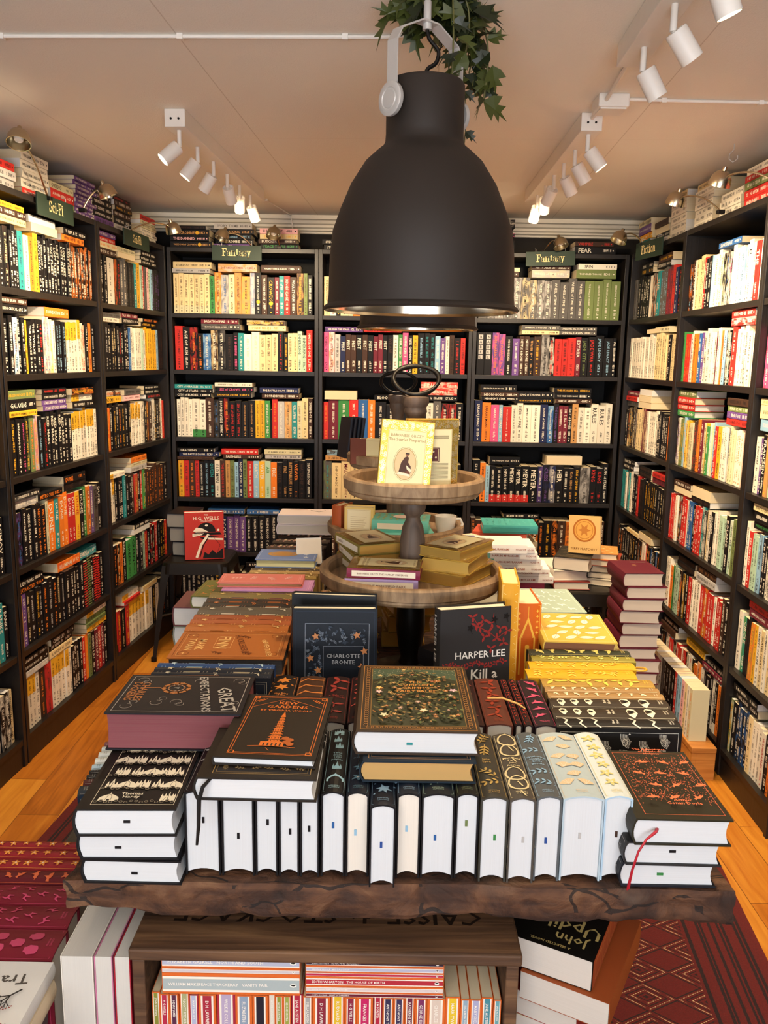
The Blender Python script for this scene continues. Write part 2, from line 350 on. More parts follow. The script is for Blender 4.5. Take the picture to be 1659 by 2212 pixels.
def pages_mesh(mb, T, W, H, t, ins, col, seed=0, conc=0.0, bul=0.0, n=4, foil=0):
    x0, x1 = t, T-t; prof = []
    for k in range(n+1 if conc else 2):
        f = k/(n if conc else 1); prof.append((x0+(x1-x0)*f, W-ins-conc*sin(pi*f)))
    sp = [(x1-(x1-x0)*k/n, t-bul*sin(pi*k/n)*.9) for k in range(n+1)] if conc else [(x1, t), (x0, t)]
    P = prof+sp; b = len(mb.V); k = len(P)
    for z in (ins, H-ins):
        for (x, y) in P: mb.V.append((x, y, z))
    kw = dict(c1=col, par=(T, H, 5), par2=(seed, foil, .01))
    if conc:
        m = n+1
        for i in range(m-1):   # caps as strips fore-edge to spine
            a0, a1, s0, s1 = i, i+1, k-1-i, k-2-i
            uv = [(P[j][0], P[j][1]) for j in (a0, a1, s1, s0)]
            mb.f([b+j for j in (a0, a1, s1, s0)], uv=uv, **kw); mb.f([b+k+j for j in (s0, s1, a1, a0)], uv=uv[::-1], **kw)
    else:
        uv = [(p[0], p[1]) for p in P]; mb.f([b+i for i in range(k)], uv=uv, **kw); mb.f([b+k+i for i in reversed(range(k))], uv=uv[::-1], **kw)
    for i in range(k):
        j = (i+1) % k; mb.f((b+j, b+i, b+k+i, b+k+j), uv=[(P[j][0], 0), (P[i][0], 0), (P[i][0], H), (P[j][0], H)], **kw)
CREAMP, WHITEPG = lin('dccba8'), lin('dad8d4')
def spine_map(T, bulge):
    return lambda a, b, e: (a, -bulge*sin(pi*min(max(a/T, 0), 1))-e-(.0006 if bulge else 0), b)
rng = random.Random(7)
def shelf_book(sp):
    """sp: dict with T W H c l(etter) x(third) style text hard"""
    mb = MB(); T, W, H = sp['T'], sp['W'], sp['H']; c1, c2, c3 = C(sp['c']), C(sp['l']), C(sp['x'])
    j = 1+rng.uniform(-.12, .12); c1 = tuple(v*j for v in c1)
    st = sp['style']; hard = sp['hard']
    if sp['text']: st += 10
    t = .0022 if hard else .0006; bu = .0022 if hard else 0
    cover_mesh(mb, T, W, H, t, bu, c1, c2, c3, st, sp['seed'], 0)
    pages_mesh(mb, T, W, H, t, .003 if hard else .0004, CREAMP if rng.random() < .75 else WHITEPG, sp['seed'])
    if sp['text']:
        d = D(mb, spine_map(T, bu)); s = sp['text']; w = text2d(s)[2]; sz = min(T*.58, .56*H/w)
        if 'Q' in sp['fl']:      # framed letters down the spine
            for i, ch in enumerate(s):
                z = H*.90-i*.026; d.rect(T*.22, z-.011, T*.78, z+.011, 's'); d.text(ch, T*.5, z, .014, 'k')
        else: d.text(s, T*.5, H*.92 if w*sz > .3*H else H*.85, sz, sp['l'], -pi/2, 'l')
        if 'E' in sp['fl']: d.circ(T*.5, H*.3, T*.3, 'y', 8)
    return mb
TOK = re.compile(r'^([a-z])([a-z])?([A-Z]*)(\d+)?([A-Z]*)([a-z])?(?:\^(\d+))?([A-Z]*)(?:\*(\d+))?(?:=([^*]*))?(?:\*(\d+))?$')
DARK = set('kxndmvbtgre')
def parse(row):
    out = []
    for tk in row.split():
        if tk[0] == '~':
            pal, n = tk[1:].split(':')
            for _ in range(int(n)):
                c = rng.choice(pal); stl = rng.choice([1, 1, 1, 3, 3, 6, 1])
                out.append(dict(c=c, l=rng.choice('wwcyos') if c in DARK else rng.choice('kkknrmd'), x=rng.choice(pal), style=stl, T=None, H=None, text='', fl=''))
            continue
        m = TOK.match(tk); assert m, tk
        c, l, f0, w, f1, x, h, f2, n, tx, n2 = m.groups(); fl = f0+f1+f2; n = n or n2
        if not l: l = 'w' if c in DARK else 'k'
        st = 1
        for ch, v in (('S', 2), ('I', 3), ('B', 6), ('Z', 7)):
            if ch in fl: st = v
        for _ in range(int(n or 1)):
            out.append(dict(c=c, l=l, x=x or c, style=st, T=int(w)/1000 if w else None, H=int(h)/1000 if h else None, text=(tx or '').replace('_', ' '), fl=fl))
    return out
ORD = 'first second third fourth fifth sixth seventh eighth ninth tenth eleventh twelfth thirteenth fourteenth fifteenth sixteenth seventeenth eighteenth nineteenth'.split()
def ordw(i):
    if i < 19: return ORD[i]
    t = ['twentieth', 'thirtieth', 'fortieth', 'fiftieth', 'sixtieth'][(i+1)//10-2]; u = (i+1) % 10
    return t if u == 0 else {'twentieth': 'twenty', 'thirtieth': 'thirty', 'fortieth': 'forty', 'fiftieth': 'fifty', 'sixtieth': 'sixty'}[t]+'-'+ORD[u-1]
SHELFBOOKS = []
# ------------------------------------------------------------------ room shell
CEIL = 2.22
def st(o): o['kind'] = 'structure'; return o
st(boxobj('floor', floor_mat(), -2.2, 2.0, -1.8, 4.9, -.05, 0)); st(boxobj('ceiling', ceil_mat(), -2.2, 2.0, -1.8, 4.9, CEIL, CEIL+.05))
st(boxobj('wall_back', PLASTER, -2.2, 2.0, 4.74, 4.9, 0, CEIL)); st(boxobj('wall_right', PLASTER, 1.56, 2.0, -1.8, 4.74, 0, CEIL))
LW = MB(); LW.V = [(-1.86, -1.8, 0), (-1.44, 4.74, 0), (-2.2, 4.74, 0), (-2.2, -1.8, 0), (-1.86, -1.8, CEIL), (-1.44, 4.74, CEIL), (-2.2, 4.74, CEIL), (-2.2, -1.8, CEIL)]
for q in ((0, 3, 2, 1), (4, 5, 6, 7), (0, 1, 5, 4), (1, 2, 6, 5), (2, 3, 7, 6), (3, 0, 4, 7)): LW.f(q)
st(LW.build('wall_left', PLASTER))
RW = MB()
for b in ((-2.2, -1.3, 0, CEIL), (1.1, 2.0, 0, CEIL), (-1.3, 1.1, 0, .68), (-1.3, 1.1, 2.02, CEIL)): RW.box(b[0], b[1], -1.8, -1.7, b[2], b[3])
st(RW.build('wall_rear', CORN))
wf = MB()
for b in ((-1.3, -1.24, .68, 2.02), (1.04, 1.1, .68, 2.02), (-1.24, 1.04, .68, .74), (-1.24, 1.04, 1.96, 2.02), (-.13, -.07, .74, 1.96)): wf.box(b[0], b[1], -1.8, -1.74, b[2], b[3])
wfo = st(wf.build('window_1', WHITEP))
cn = MB(); CP = [(4.74, 2.135), (4.722, 2.137), (4.722, 2.146), (4.70, 2.150), (4.70, 2.158), (4.685, 2.164), (4.685, 2.176), (4.668, 2.181), (4.66, 2.196), (4.64, 2.20), (4.64, CEIL), (4.74, CEIL)]
for x in (-1.5, 1.56):
    for (y, z) in CP: cn.V.append((x, y, z))
for i in range(12): cn.f((i, (i+1) % 12, 12+(i+1) % 12, 12+i))
st(cn.build('trim_1', CORN))
# rug
rg = MB(); rg.box(-1.03, 1.03, -1.5, 1.5, 0, .008); rugo = rg.build('wool_rug', rug_mat(), M=T3(-.10, 1.4, .001) @ RZ(-.10))
tag(rugo, 'red patterned wool rug with diamond medallions lying under the display table', 'rug')
# ------------------------------------------------------------------ bookcases
SHZ = [2.02, 1.691, 1.40, 1.047, .722, .42, .105]
class Case:
    def __init__(s, name, o, r, w, label):
        s.name = name; s.w = w; r = Vector((r[0], r[1], 0)).normalized(); s.r = r; s.n = Vector((r.y, -r.x, 0)); s.o = Vector((o[0], o[1], 0))
        s.M = Matrix(((r.x, -s.n.x, 0, o[0]), (r.y, -s.n.y, 0, o[1]), (0, 0, 1, 0), (0, 0, 0, 1)))
        e = empty('bookcase', s.M, label=label, cat='bookcase', group='tall dark bookcases round the room'); Dp = .275; t = .02
        boxobj('side_panel', BOOKWOOD, 0.0005, t, 0, Dp, 0, 2.02, e, bevel=.001); boxobj('side_panel', BOOKWOOD, w-t, w-.0005, 0, Dp, 0, 2.02, e, bevel=.001)
        boxobj('top_board', BOOKWOOD, t, w-t, .001, Dp, 1.998, 2.0195, e, bevel=.001); boxobj('bottom_board', BOOKWOOD, t, w-t, .002, Dp-.01, SHZ[6]-.022, SHZ[6], e)
        boxobj('plinth', BOOKWOOD, t, w-t, .006, .02, 0, SHZ[6]-.022, e); boxobj('back_panel', BOOKBACK, t, w-t, Dp-.01, Dp-.002, .05, 1.998, e)
        for z in SHZ[1:6]: boxobj('shelf', BOOKWOOD, t, w-t, .003, Dp-.012, z-.022, z, e, bevel=.001)
    def place(s, x, z, dep, T, flip=False, flat=False, H=0, W=0, yaw=0):
        """matrix of a book: upright at x, or lying flat starting at x"""
        if not flat:
            L = Matrix.Identity(4); L = T3(x, dep, z)
            if flip: L = T3(x+T, dep+W, z) @ RZ(pi)
        else:
            L = frame((x+H, dep, z), (0, 0, 1), (-1, 0, 0))
            if flip: L = frame((x, dep+W, z), (0, 0, 1), (1, 0, 0))
            if yaw: cc = Vector((x+H/2, dep+.06, 0)); L = Matrix.Translation(cc) @ RZ(yaw) @ Matrix.Translation(-cc) @ L
        return s.M @ L
    def row(s, k, ups, flats=(), x0=.026, x1=None, hard=False, lean=0):
        z = SHZ[k]+.0008; x1 = x1 or s.w-.03; B = parse(ups) if ups else []
        for b in B:
            b['T'] = b['T'] or rng.uniform(.017, .034); b['hard'] = hard or 'H' in b['fl']
        tot = sum(b['T'] for b in B) or 1; sc = (x1-x0)/(tot+.0006*len(B)); x = x0; tops = []
        base = rng.uniform(.194, .2)
        for i, b in enumerate(B):
            T = b['T']*sc; H = b['H'] or rng.choice([base, base, base, base+.012, base-.008, base+.004])+rng.uniform(-.002, .002); W = rng.uniform(.125, .132)
            if b['hard']: H = max(H, .21)
            H = min(H, SHZ[k-1]-SHZ[k]-.03); b.update(T=T, H=H, W=W, seed=rng.random()*50)
            dep = .018+rng.uniform(0, .007); M = s.place(x, z, dep, T, 'P' in b['fl'], W=W)
            b.update(M=M, label=None, pos=(k, i, s, 'up'), kindn='hardcover_book' if b['hard'] else 'paperback_book'); SHELFBOOKS.append(b); tops.append((x, x+T, H)); x += T+.0006
        for pi_, (fx, lst) in enumerate(flats):
            F = parse(lst); n = 0; zz = None
            for i, b in enumerate(F):
                H = b['H'] or rng.uniform(.193, .2); T = (b['T'] or rng.uniform(.018, .032))
                xx = fx+rng.uniform(-.007, .007)
                if zz is None: zz = (z+max([h for (a, c, h) in tops if c > fx-.008 and a < fx+H+.01] or [0])+.0012) if k else SHZ[0]+.001
                W = rng.uniform(.122, .13); hd = 'H' in b['fl']
                b.update(T=T, H=H, W=W, seed=rng.random()*50, hard=hd, M=s.place(xx, zz, (.012 if k else .02)+rng.uniform(0, .01), T, 'P' in b['fl'], True, H, W, 0), pos=(k, i, s, pi_), kindn='hardcover_book' if hd else 'paperback_book')
                if k and zz+T > SHZ[k-1]-.024: break
                if not k and zz+T > CEIL-.004: break
                SHELFBOOKS.append(b); zz += T+.0006
v2 = lambda a, b: (b[0]-a[0], b[1]-a[1])
PL = [(-1.354, 2.02), (-1.28, 2.822), (-1.214, 3.624)]
L0 = Case("left wall's nearest bookcase", PL[0], v2(PL[0], PL[1]), .8, 'black-brown bookcase nearest the camera on the left wall, cut by the frame')
L1 = Case("left wall's middle bookcase", PL[1], v2(PL[1], PL[2]), .8, 'black-brown bookcase in the middle of the left wall under the nearer science fiction sign')
L2 = Case("left wall's far bookcase", PL[2], (.075, .8), .8, 'black-brown bookcase at the far end of the left wall, in the corner')
B1 = Case("back wall's left bookcase", (-1.138, 4.437), (1, 0), .78, 'black-brown bookcase on the back wall behind the dark stool with the red book')
B2 = Case("back wall's middle bookcase", (-.357, 4.437), (1, 0), .803, 'black-brown bookcase in the middle of the back wall, half hidden by the pendant lamp')
B3 = Case("back wall's right bookcase", (.447, 4.437), (1, 0), .79, 'black-brown bookcase on the back wall under the right-hand fantasy sign')
R1 = Case("right wall's far bookcase", (1.245, 4.434), (-.006, -1), .798, 'black-brown bookcase at the far end of the right wall, in the corner')
R2 = Case("right wall's middle bookcase", (1.238, 3.634), (-.004, -1), .79, 'black-brown bookcase in the middle of the right wall behind the pine box of books')
R3 = Case("right wall's nearest bookcase", (1.234, 2.842), (-.02, -1), .43, 'narrow black-brown bookcase nearest the camera on the right wall')
# rows: upper case flags S two-tone, I picture spine, B bottom band, Z stripes, P pages outwards, H hard cover
L0.row(1, '~kknrb:26'); L0.row(2, '~kknw:27'); L0.row(3, '~knkw:20 yk36=ASIMOV yk34'); L0.row(4, '~kkn:18 kw30*4=ASIMOV kw34*3=ASIMOV'); L0.row(5, '~kkn:16 jw24=BANKS kw22 yw26I=BANKS tw26I=BANKS kw20=BANKS'); L0.row(6, '~kkb:16 tw30=PRATCHETT_&_BAXTER kw24 kwI24w*3 ck16')
L1.row(0, '', [(.0, 'sk30*2 rk26'), (.24, 'rw26=WILLIAM_GIBSON wk30*4=WILLIAM_GIBSON'), (.445, 'jk28=MEMORY_OF_ANIMALS rw34=AURORA_RISING qk26=OBSIDIO'), (.66, 'vw16*9')])
L1.row(1, '~kkn:6 td32I wn30I=BROWN_MORNING_STAR on30=PIERCE_BROWN yn30I kw24=SANCTION kw20*3 kw26=LOST_FLEET kw24*5=LOST_FLEET kwI22o*8', [(.04, 'ck24 nw24 yk20S'), (.27, 'qP30 qP26'), (.52, 'oI24k kw24')])
L1.row(2, 'kwI24*3 lk30Io kwI20*2 yk18 kw26=THE_PASSAGE kw26=THE_TWELVE kw26 kr24 wb20Ir*2 wy22Iy wr20I kl22*3=ARTHUR_C_CLARKE wkS22y*5 wrI20o*2 ~ok:3', [(.03, 'kw30=MISSION_CRITICAL nw22 nw20'), (.34, 'ow34=FOUNDATION')])
L1.row(3, 'kw22=MULTIVERSE kyI22 kw24=BREAKING_DAY kp22I=LEVIATHAN_WAKES kyI22j=ABADDONS_GATE jo22I=CIBOLA_BURN syI22r kl22I=NEMESIS_GAMES kr22I=TIAMATS_WRATH kw20*5=RED_MARS kwI22*2 wkS18y*8 wk18', [(.04, 'yk20=MEMORY_OF_ANIMALS kw40=GALAXIAS jy30I=ABADDONS_GATE'), (.29, 'vw20=STARS_BEYOND vw20=STARS_BEYOND kw22I=STARS_UNCHARTED kr18'), (.53, 'kw26 wkS26y kyI26o=CALIBANS_WAR')])
L1.row(4, 'wkS22y kbI22v kw22 kw24=GREG_EGAN kwI20 ko22I*2=METRO_2034 qk12 ow36I=DUNE tw20=DUNE ow22*2=DUNE rw22*2=DUNE yr24=DUNE kw24=DUNE gwI20 owI20n vwI20e ekI26n=DUNE kw22=DUNE', [(.03, 'swI30e kI24e'), (.2, 'ko26=METRO_2033'), (.42, 'kn30=DUNE koI30=DUNE koI30=DUNE')])
L1.row(5, 'yn26=SHROUDED_LOYALTIES vwI22 ~kkkkkkkk:14 kjZ24r kjZ24j kw20 krZ26r krZ26r kw24', [(.03, 'ko24=EXTRACTED kwI24=ALIEN_WARS'), (.33, 'owI36r=ILLUMINAE'), (.5, 'twI38l=GEMINA')])
L1.row(6, 'wkS22y*3 wk20 noI34k rnI34m wkS18y*2 wkS22y*3 wk16 kwI18*4 rw22 oyI18 jk20 kw22=CIXIN_LIU mw24=CIXIN_LIU rw26=CIXIN_LIU mw22=CIXIN_LIU kwI18', [(.02, 'swI22 kw30=RELENTLESS_MOON kw22 wkS20y'), (.24, 'ck28 kwI24 kw26=CIXIN_LIU'), (.56, 'yk20 jk20 jk20 wkS22y')])
L2.row(0, '', [(.02, 'vk26 kw24*4'), (.24, 'sk26 kw34I nw24 kyI20 nwI22 krI18'), (.55, 'wk18*3 qk18*2 rk24')])
L2.row(1, 'kwI24*3 wk60 krI26o kr24I=RED_RISING ewI22*2 keI24*3 twI22 yk34 hk20 rw18I ek20 fk20 hk20 lk20 kvI26*3', [(.03, 'nwI26 qoI26 rwI22 vwI20'), (.25, 'cP24 qI22'), (.5, 'kw18 kw18 kw24I')])
L2.row(2, '~kkkn:6 krI20 kwI20*3 blI22 wkI20*5 hwI20 wrI22t yk22*5 lk24 kn20*2', [(.03, 'wk20 ekI18'), (.26, 'kw26=SPLIT_INFINITY mwI22'), (.5, 'kyI20 koI18')])
L2.row(3, 'roI22 oyI36r ~kkkkk:7 wkS20y*5 ~kknow:10 roI22', [(.02, 'yk28=PANDEMIC noI24w'), (.25, 'fk26I ek26'), (.5, 'krI20 kwI22 kw20')])
L2.row(4, 'wk24I*2 wkS22y kw24*3 tlI22 ~kgnrk:8 noI30k*3 noI34k*3 kw28', [(.02, 'wkS22y'), (.3, 'sk24 qk18 ok26')])
L2.row(5, '~kok:4 kw30=REAL_TIME gk40*2=GREEN kwI26e*2 hk22 ~kkr:9', [(.3, 'qP26 kw22')])
L2.row(6, '~krk:4 wkS24y*6 wk30 kyI24 wk34 ~kkw:3', [(.15, 'rk16 wkS28y'), (.4, 'cyS24')])
B1.row(0, '', [(.015, 'kaE32^215=WISDOM_of_CROWDS kf24^200=THE_DAMNED kaE32^210=ABERCROMBIE kn18^190'), (.245, 'vw22=FANTASY kw22=ABERCROMBIE kl24=ABERCROMBIE ka24=HALF_A_KING se30^195=IVORY_TOMB'), (.475, 'kg26H=PEACE_TALKS nw22=BUTCHER cy26 fk26')])
B1.row(1, 'cn24Bq*7 gk24=ABERCROMBIE onI30c sbI36e ckI28s anI32o anI40y swI22b kw30E=A_LITTLE_HATRED nwI28=TROUBLE_PEACE kyI34E=CROWDS mw22B tw22B rw28=KINGS_CAGE nw32=WAR_STORM nyI32a=REALM_BREAKER jnI18 kw24', [(.03, 'sk22H ck32H=STARDUST_THIEF'), (.26, 'anI40f=JOE_ABERCROMBIE'), (.48, 'nw36H^205=PSALM_STORMS_&_SILENCE')])
B1.row(2, 'rk36^225=STARDUST_THIEF kw32^220=AGE_OF_ASH koI36r^220 ko24=BLACKTONGUE_THIEF bwI36l=PETER_V_BRETT nwI32c=PETER_V_BRETT kwI36e=PETER_V_BRETT knI36=PETER_V_BRETT kp22 tw26 wc36*2 cn28*3 kr26=BLACKTONGUE_THIEF ky20 ck22*2 hk20*2=INNER_KING rw28^215=MASTER_OF_ONE', [(.16, 'ewI30k^205=CROWN_OF_GILDED_BONES mw26=BREATH_of_FIRE'), (.41, 'coI28h nyI26c=ISLAND_of_FIRE')])
B1.row(3, 'wk18*4 wkB34g wkB28g nwI38 kbI22e kw24=FOUNDRYSIDE koI26r kr28*2=SIX_of_CROWS ka32*2=CROOKED_KINGDOM yk22*2=SHADOW_and_BONE gw26=SIEGE_and_STORM xx8^150 roI26^208 swI32=RULE_of_WOLVES anI34c=STORM_DAUGHTER twI26 qnI22 ck28^212 nw20^212', [(.02, 'kw22=CITY_of_BLADES kw20=CITY_of_STAIRS tw22=CITY_of_MIRACLES'), (.235, 'ky28=DAUGHTER_of_BONE kp28=SIX_of_CROWS wk20'), (.475, 'nw28=FOUNDRYSIDE dw28^205=THE_BATTLE_DRUM')])
B1.row(4, 'ykI24o rn24 noI26 rm18=MAX_BROOKS kw22=DAUGHTERS_BLOOD kl24=HEIR_TO_SHADOW ktI24=QUEEN wkI24=OLD_MAN nr24=THE_BURNING anI20 jn20 lk18 dw20=NIGHT_CIRCUS jk18 rw28=THE_FINAL_STRIFE lw26=EARTH yw26=WATER hg26=AIR ow28=FIRE kn26=WINTER ka22=FIRE ka26=BITTERBLUE koI24=WEAVER kn28=WATERSHIP kw32^210=SEASPARROW', [(.03, 'nk16=P_C_CAST dw24^215=THE_BATTLE_DRUM kw20=GRACELING'), (.265, 'nw22=FAITHLESS rw28=THE_FINAL_STRIFE'), (.49, 'sk24 qk24')])
B1.row(5, 'kn26*4 gkI28 bkI28a dw22=P_C_CAST vw24*3=STONE_WITCH kw24*5=FALLEN_BLOOD ~kk:5', [(.18, 'bwI26e'), (.4, 'bwI24e'), (.57, 'ek22=DARK kw20')])
B1.row(6, '~kkkkk:24', [(.38, 'kw24=COLD kw24=A_UNIVERSE')])
B2.row(0, '', [(.02, 'kw26^210=STEVEN_ERIKSON kw26^210=STEVEN_ERIKSON'), (.3, 'kw30*3'), (.52, 'kwI24*4 kw34=WHEEL')])
B2.row(1, 'ck26=THE_FELLOWSHIP wrI26 ~cqaork:22'); 
B2.row(2, 'pkI22 fkI24o skI24 dw22=FEIST nw22*2=FEIST kw26=FEIST nw22=FEIST kw24=FEIST mw20=FEIST mw20=FEIST kwI20=FEIST kn22=WE_ARE wk22 gw18 pw24 kw18=NEIL_GAIMAN yk22 kl28 kt22*2 lwI22 vw22 wk16 nk20 krI26 rkI20', [(.03, 'vwI26k=WE_FREE_THE_STARS'), (.24, 'rk14')])
B2.row(3, 'roI18 mwH36 gwH40*1 rwH32 bwH36 owH26 kw40 kw36 kwI40 kwI40 kwI30 wkI26 ewI28 kwI28r kwI28r kw24', [(.03, 'cP44^170'), (.3, 'kw26=BLOOD'), (.54, 'kwI30 rwI34w=LEGENDARY rwI34w=FINALE kw22=THE_VIOLENT_PURSUITS')])
B2.row(4, 'etI30j cnI34=SHIP_OF_MAGIC cmI34=MAD_SHIP ckI28 ~cqan:8 kw24 ~kkn:6', [(.04, 'anI26 ekI30l')]); B2.row(5, '~kkkn:24'); B2.row(6, '~kkkk:24')
B3.row(0, '', [(.0, 'kwI20c kw40=KNIFE_OF_DREAMS kwI18p kwI18p kw24=THAT kwI42w'), (.51, 'kw38^210=FEAR nr24=VAMPIRE')])
B3.row(1, 'ewI42 ewI42s*2=WHEEL_of_TIME ewI42s*2=WHEEL_of_TIME ekI42c=WHEEL_of_TIME ewI36c=WHEEL_of_TIME ewI36s=WHEEL_of_TIME ewI36s=WHEEL_of_TIME ewI40=WHEEL_of_TIME ewI44=WHEEL_of_TIME ewI40=WHEEL_of_TIME ewI40=WHEEL_of_TIME jw46=THE_WALL_of_STORMS jw44=THE_VEILED_THRONE jw40=THE_GRACE_of_KINGS jw46=SPEAKING_BONES', [(.03, 'nw24 qw20'), (.30, 'swI38q=WHEEL_of_TIME nw20 ek22'), (.53, 'jw44^205=THE_VEILED_THRONE wk28=SPIN')])
B3.row(2, 'kkQ34^218*2=BABEL voI30p^218=SUN_WARRIOR voI28p^212=SUN_WARRIOR kwI32=MOON_GODDESS vwI30 nw22*2=NETTLE_&_BONE ka20 nyI32k ekI34s krI26w rk32 rk26 rk34 mwI24=EXTASIA kj32=JADE_CITY kr32=JADE_WAR kl36=JADE_LEGACY kl40=JADE_LEGACY kw16', [(.26, 'cnI20 ewI26=EMPEROR_of_THORNS'), (.455, 'ew20=SPIN_the_DAWN ew20=UNRAVEL_the_DUSK')])
B3.row(3, 'dw36^218=SARAH_J_MAAS okI40=SARAH_J_MAAS pw38=SARAH_J_MAAS lw18=SARAH_J_MAAS rw40=HOUSE_of_EARTH_and_BLOOD wk26=THRONE_of_GLASS wk28=HEIR_of_FIRE wk38=EMPIRE_of_STORMS wk42=KINGDOM_of_ASH dw36=TOWER_of_DAWN bwI26l=THE_ASSASSINS_BLADE kv24=THE_DARKENING mw20 mw24 kw18=EAST_of_BONES ak28 wk30*2 wk34*2=RULES wk30', [(.06, 'kw20=MIDNIGHT_STAR nw22=NEON_GODS kw40^190=JERUSALEM_ALAN_MOORE'), (.245, 'ky26=THE_LIES_of_LOCKE_LAMORA kwI34=KING_of_THORNS'), (.445, 'nwI24 kw28=THE_UNSPOKEN_NAME kyI28=THE_STARLESS_SEA')])
B3.row(4, 'xw34^225 ok24^210 lnI18 xwB28r*2 xwB28r=NEW_MOON xwB28r*2=MEYER xwB34r=MEYER xw38=MEYER dwI22v kvI28d=CRESS dwI28s kw34=HEIR kw24 ka22 ky28=SINS_of_EMPIRE ekI44s kr28=KING*2 kw22^215=RUIN_of_STARS', [(.12, 'xw42^165=THE_TWILIGHT_SAGA'), (.42, 'wP46^190')])
B3.row(5, '~knk:5 kw22=CITY_OF gkI28j^215 kw20 jk20 tk18 ~nok:8 ~kkn:5', [(.2, 'kw20')]); B3.row(6, '~kkk:22')
R1.row(0, '', [(.02, 'kw26 tkI26 ywI30o vw38=BONE_SHARD_WAR qkI26e'), (.29, 'sk26 kwI24 cP28 nk26'), (.52, 'wk30*5 ck30*2')])
R1.row(1, 'ekI24*2 kw22*3 kwI24 kw24=PARIAH wcI34 noI24w*2 twI24=THE elI22*3 mrI22*2 rkI24 dwI22 kr24*2', [(.12, 'kyI26=RYAN kwI24=RYAN'), (.4, 'kw24=STEVENSON nyI34')])
R1.row(2, 'wk22*12 ck20*6 kw18 ck22*3', [(.3, 'cP20'), (.42, 'qkI26')])
R1.row(3, '~kcn:9 mnI24c*2 wk24*5 kwI24*5 or24=THORNE*2', [(.03, 'ekI26k rk24 mw26H'), (.24, 'cP30*3')])
R1.row(4, 'tkI22*3 wk20 ekI22 twI22 wk20*2 kwI22*3 rkI18*2 knI22*3 kyI30*4 ~kk:6', [(.05, 'kw24=HARD_TIME kw24=DOING_TIME'), (.32, 'kn26 kn24'), (.54, 'mk26 rk24')])
R1.row(5, '~kkknk:14 wrI24*2 roI20 ~kkb:8', [(.2, 'cyI20 kn20'), (.4, 'cP30')]); R1.row(6, '~knk:24')
R2.row(0, '', [(.02, 'wk24*6 ck26'), (.30, 'wk28*3'), (.52, 'rw26 rw30 jwI26 rw22 wk24')])
R2.row(1, 'kl34Io nw26 wlI22 ck22*3 rwI22 kw22*2 lwI24 wyI24*2 wjI26k kjI26w kbI26w kpI26w wpI24l wk24*2 lk22 wkI26n wk28=H wk20 rw30=THE*1 wk20 rwI24', [(.34, 'bwI22^210=SHAKESPEARE')])
R2.row(2, 'gk14 ro28*2 fk26 wo20 on26*2 bwI22 vw24I wnI26k wk40^212 wk22*2 mkI22s wk22 orI22 lk22 kwI28w*2 rw34 wk22*3 wkI26k wk30*2 wk16', [(.53, 'rwI28f rw26w wk24=MIRAGE')])
R2.row(3, 'nvI22w wvI22 jyI22*2 lyI22 ynI22c*2 qnI20*2 nrI22*2 onI22*2 mw20 qmI22 yn20 gwI22 wlI22 cwI20 lkI20 rwI20 yk34 wnI22*3 dwI22w qj22*2 wo24*3 onI22c mwI20', [(.03, 'gw26H rw26H rw28H jw28H mw24H'), (.56, 'rk24 vw24 jw22 nk26I')])
R2.row(4, 'rw14*3 wo22*2 nyI22 krI22w=GREENE rw28*2 wrI20 bwI24=FERDINAND_CELINE bwI24*1=CELINE kw26=DEATH_ON_CREDIT rw20 rw26*2 tkI26w kwI22w ckI22 wk22=FITZGERALD kw24=CAREER wk20*2 hk24*3 kwI30=BOLANO hkI28w jk34 jkI26y', [(.06, 'ck26P nw24'), (.27, 'kn24 cP40')])
R2.row(5, 'wk24^215*2 ok26 gkI22 hk26*2 kwI22o=AMERICAN_DIRT kwI24y kw34 rw34 wk18 wkI26=RACHEL_CUSK wk26=RACHEL_CUSK rw34 rwI34y rw24*2 wk20 rw26*2 nw22 kw20 fkI30=JOAN_DIDION', [(.18, 'kn24 kn22'), (.4, 'sk30=SECOND_PLACE na26')])
R2.row(6, '~wkr:10 ~kwok:14', [(.04, 'nkI30 kwI26 rw36 rw26 kwI22'), (.36, 'kn26 yk26 kwI30 orI44k'), (.54, 'mw22 kw26 rw38 kwI30 dw34=CLOUD_CUCKOO_LAND')])
R3.row(1, 'kw28I kwI26*3 ywI24*2 ~owpk:8'); R3.row(2, 'pwI34r pk34 yoI28r owI24 ~prwo:9', []); R3.row(3, 'wk36 vwI22 kw34I=FRANZEN ay26k hk30*2 dw32*2 ~bkn:6', [(.05, 'lfI40 ck44 cj22 kw40=LOUISE_ERDRICH')])
R3.row(4, 'wk28^225 rw30B hk26*2 lkI36n kwI24*2 wkI24k*3 kw22*3 ~kkr:4', [(.07, 'kg26=INVISIBLE_GROUND kw36 ck24I hk28 kn20')]); R3.row(5, 'wk30^210 gwI28t=CIRCLE kn20*2 oyI26j=AFTERLIFE ykI22 wk26=MERITS_OF_LIFE cn26=GRAVEL_HEART wkI20=ADMIRING_SILENCE ckI26 ~owc:4', [(.1, 'mw30=AMERICAN_GOTHIC rkI24 rw30 noI30')])
R3.row(6, 'jyI20w=GRAVEL_HEART kw34 kwI24b*4 ck30 wk24*3 wr26=VULNERABLES ~wok:3', [(.05, 'kw30 kw24I kr30 rw40H')])
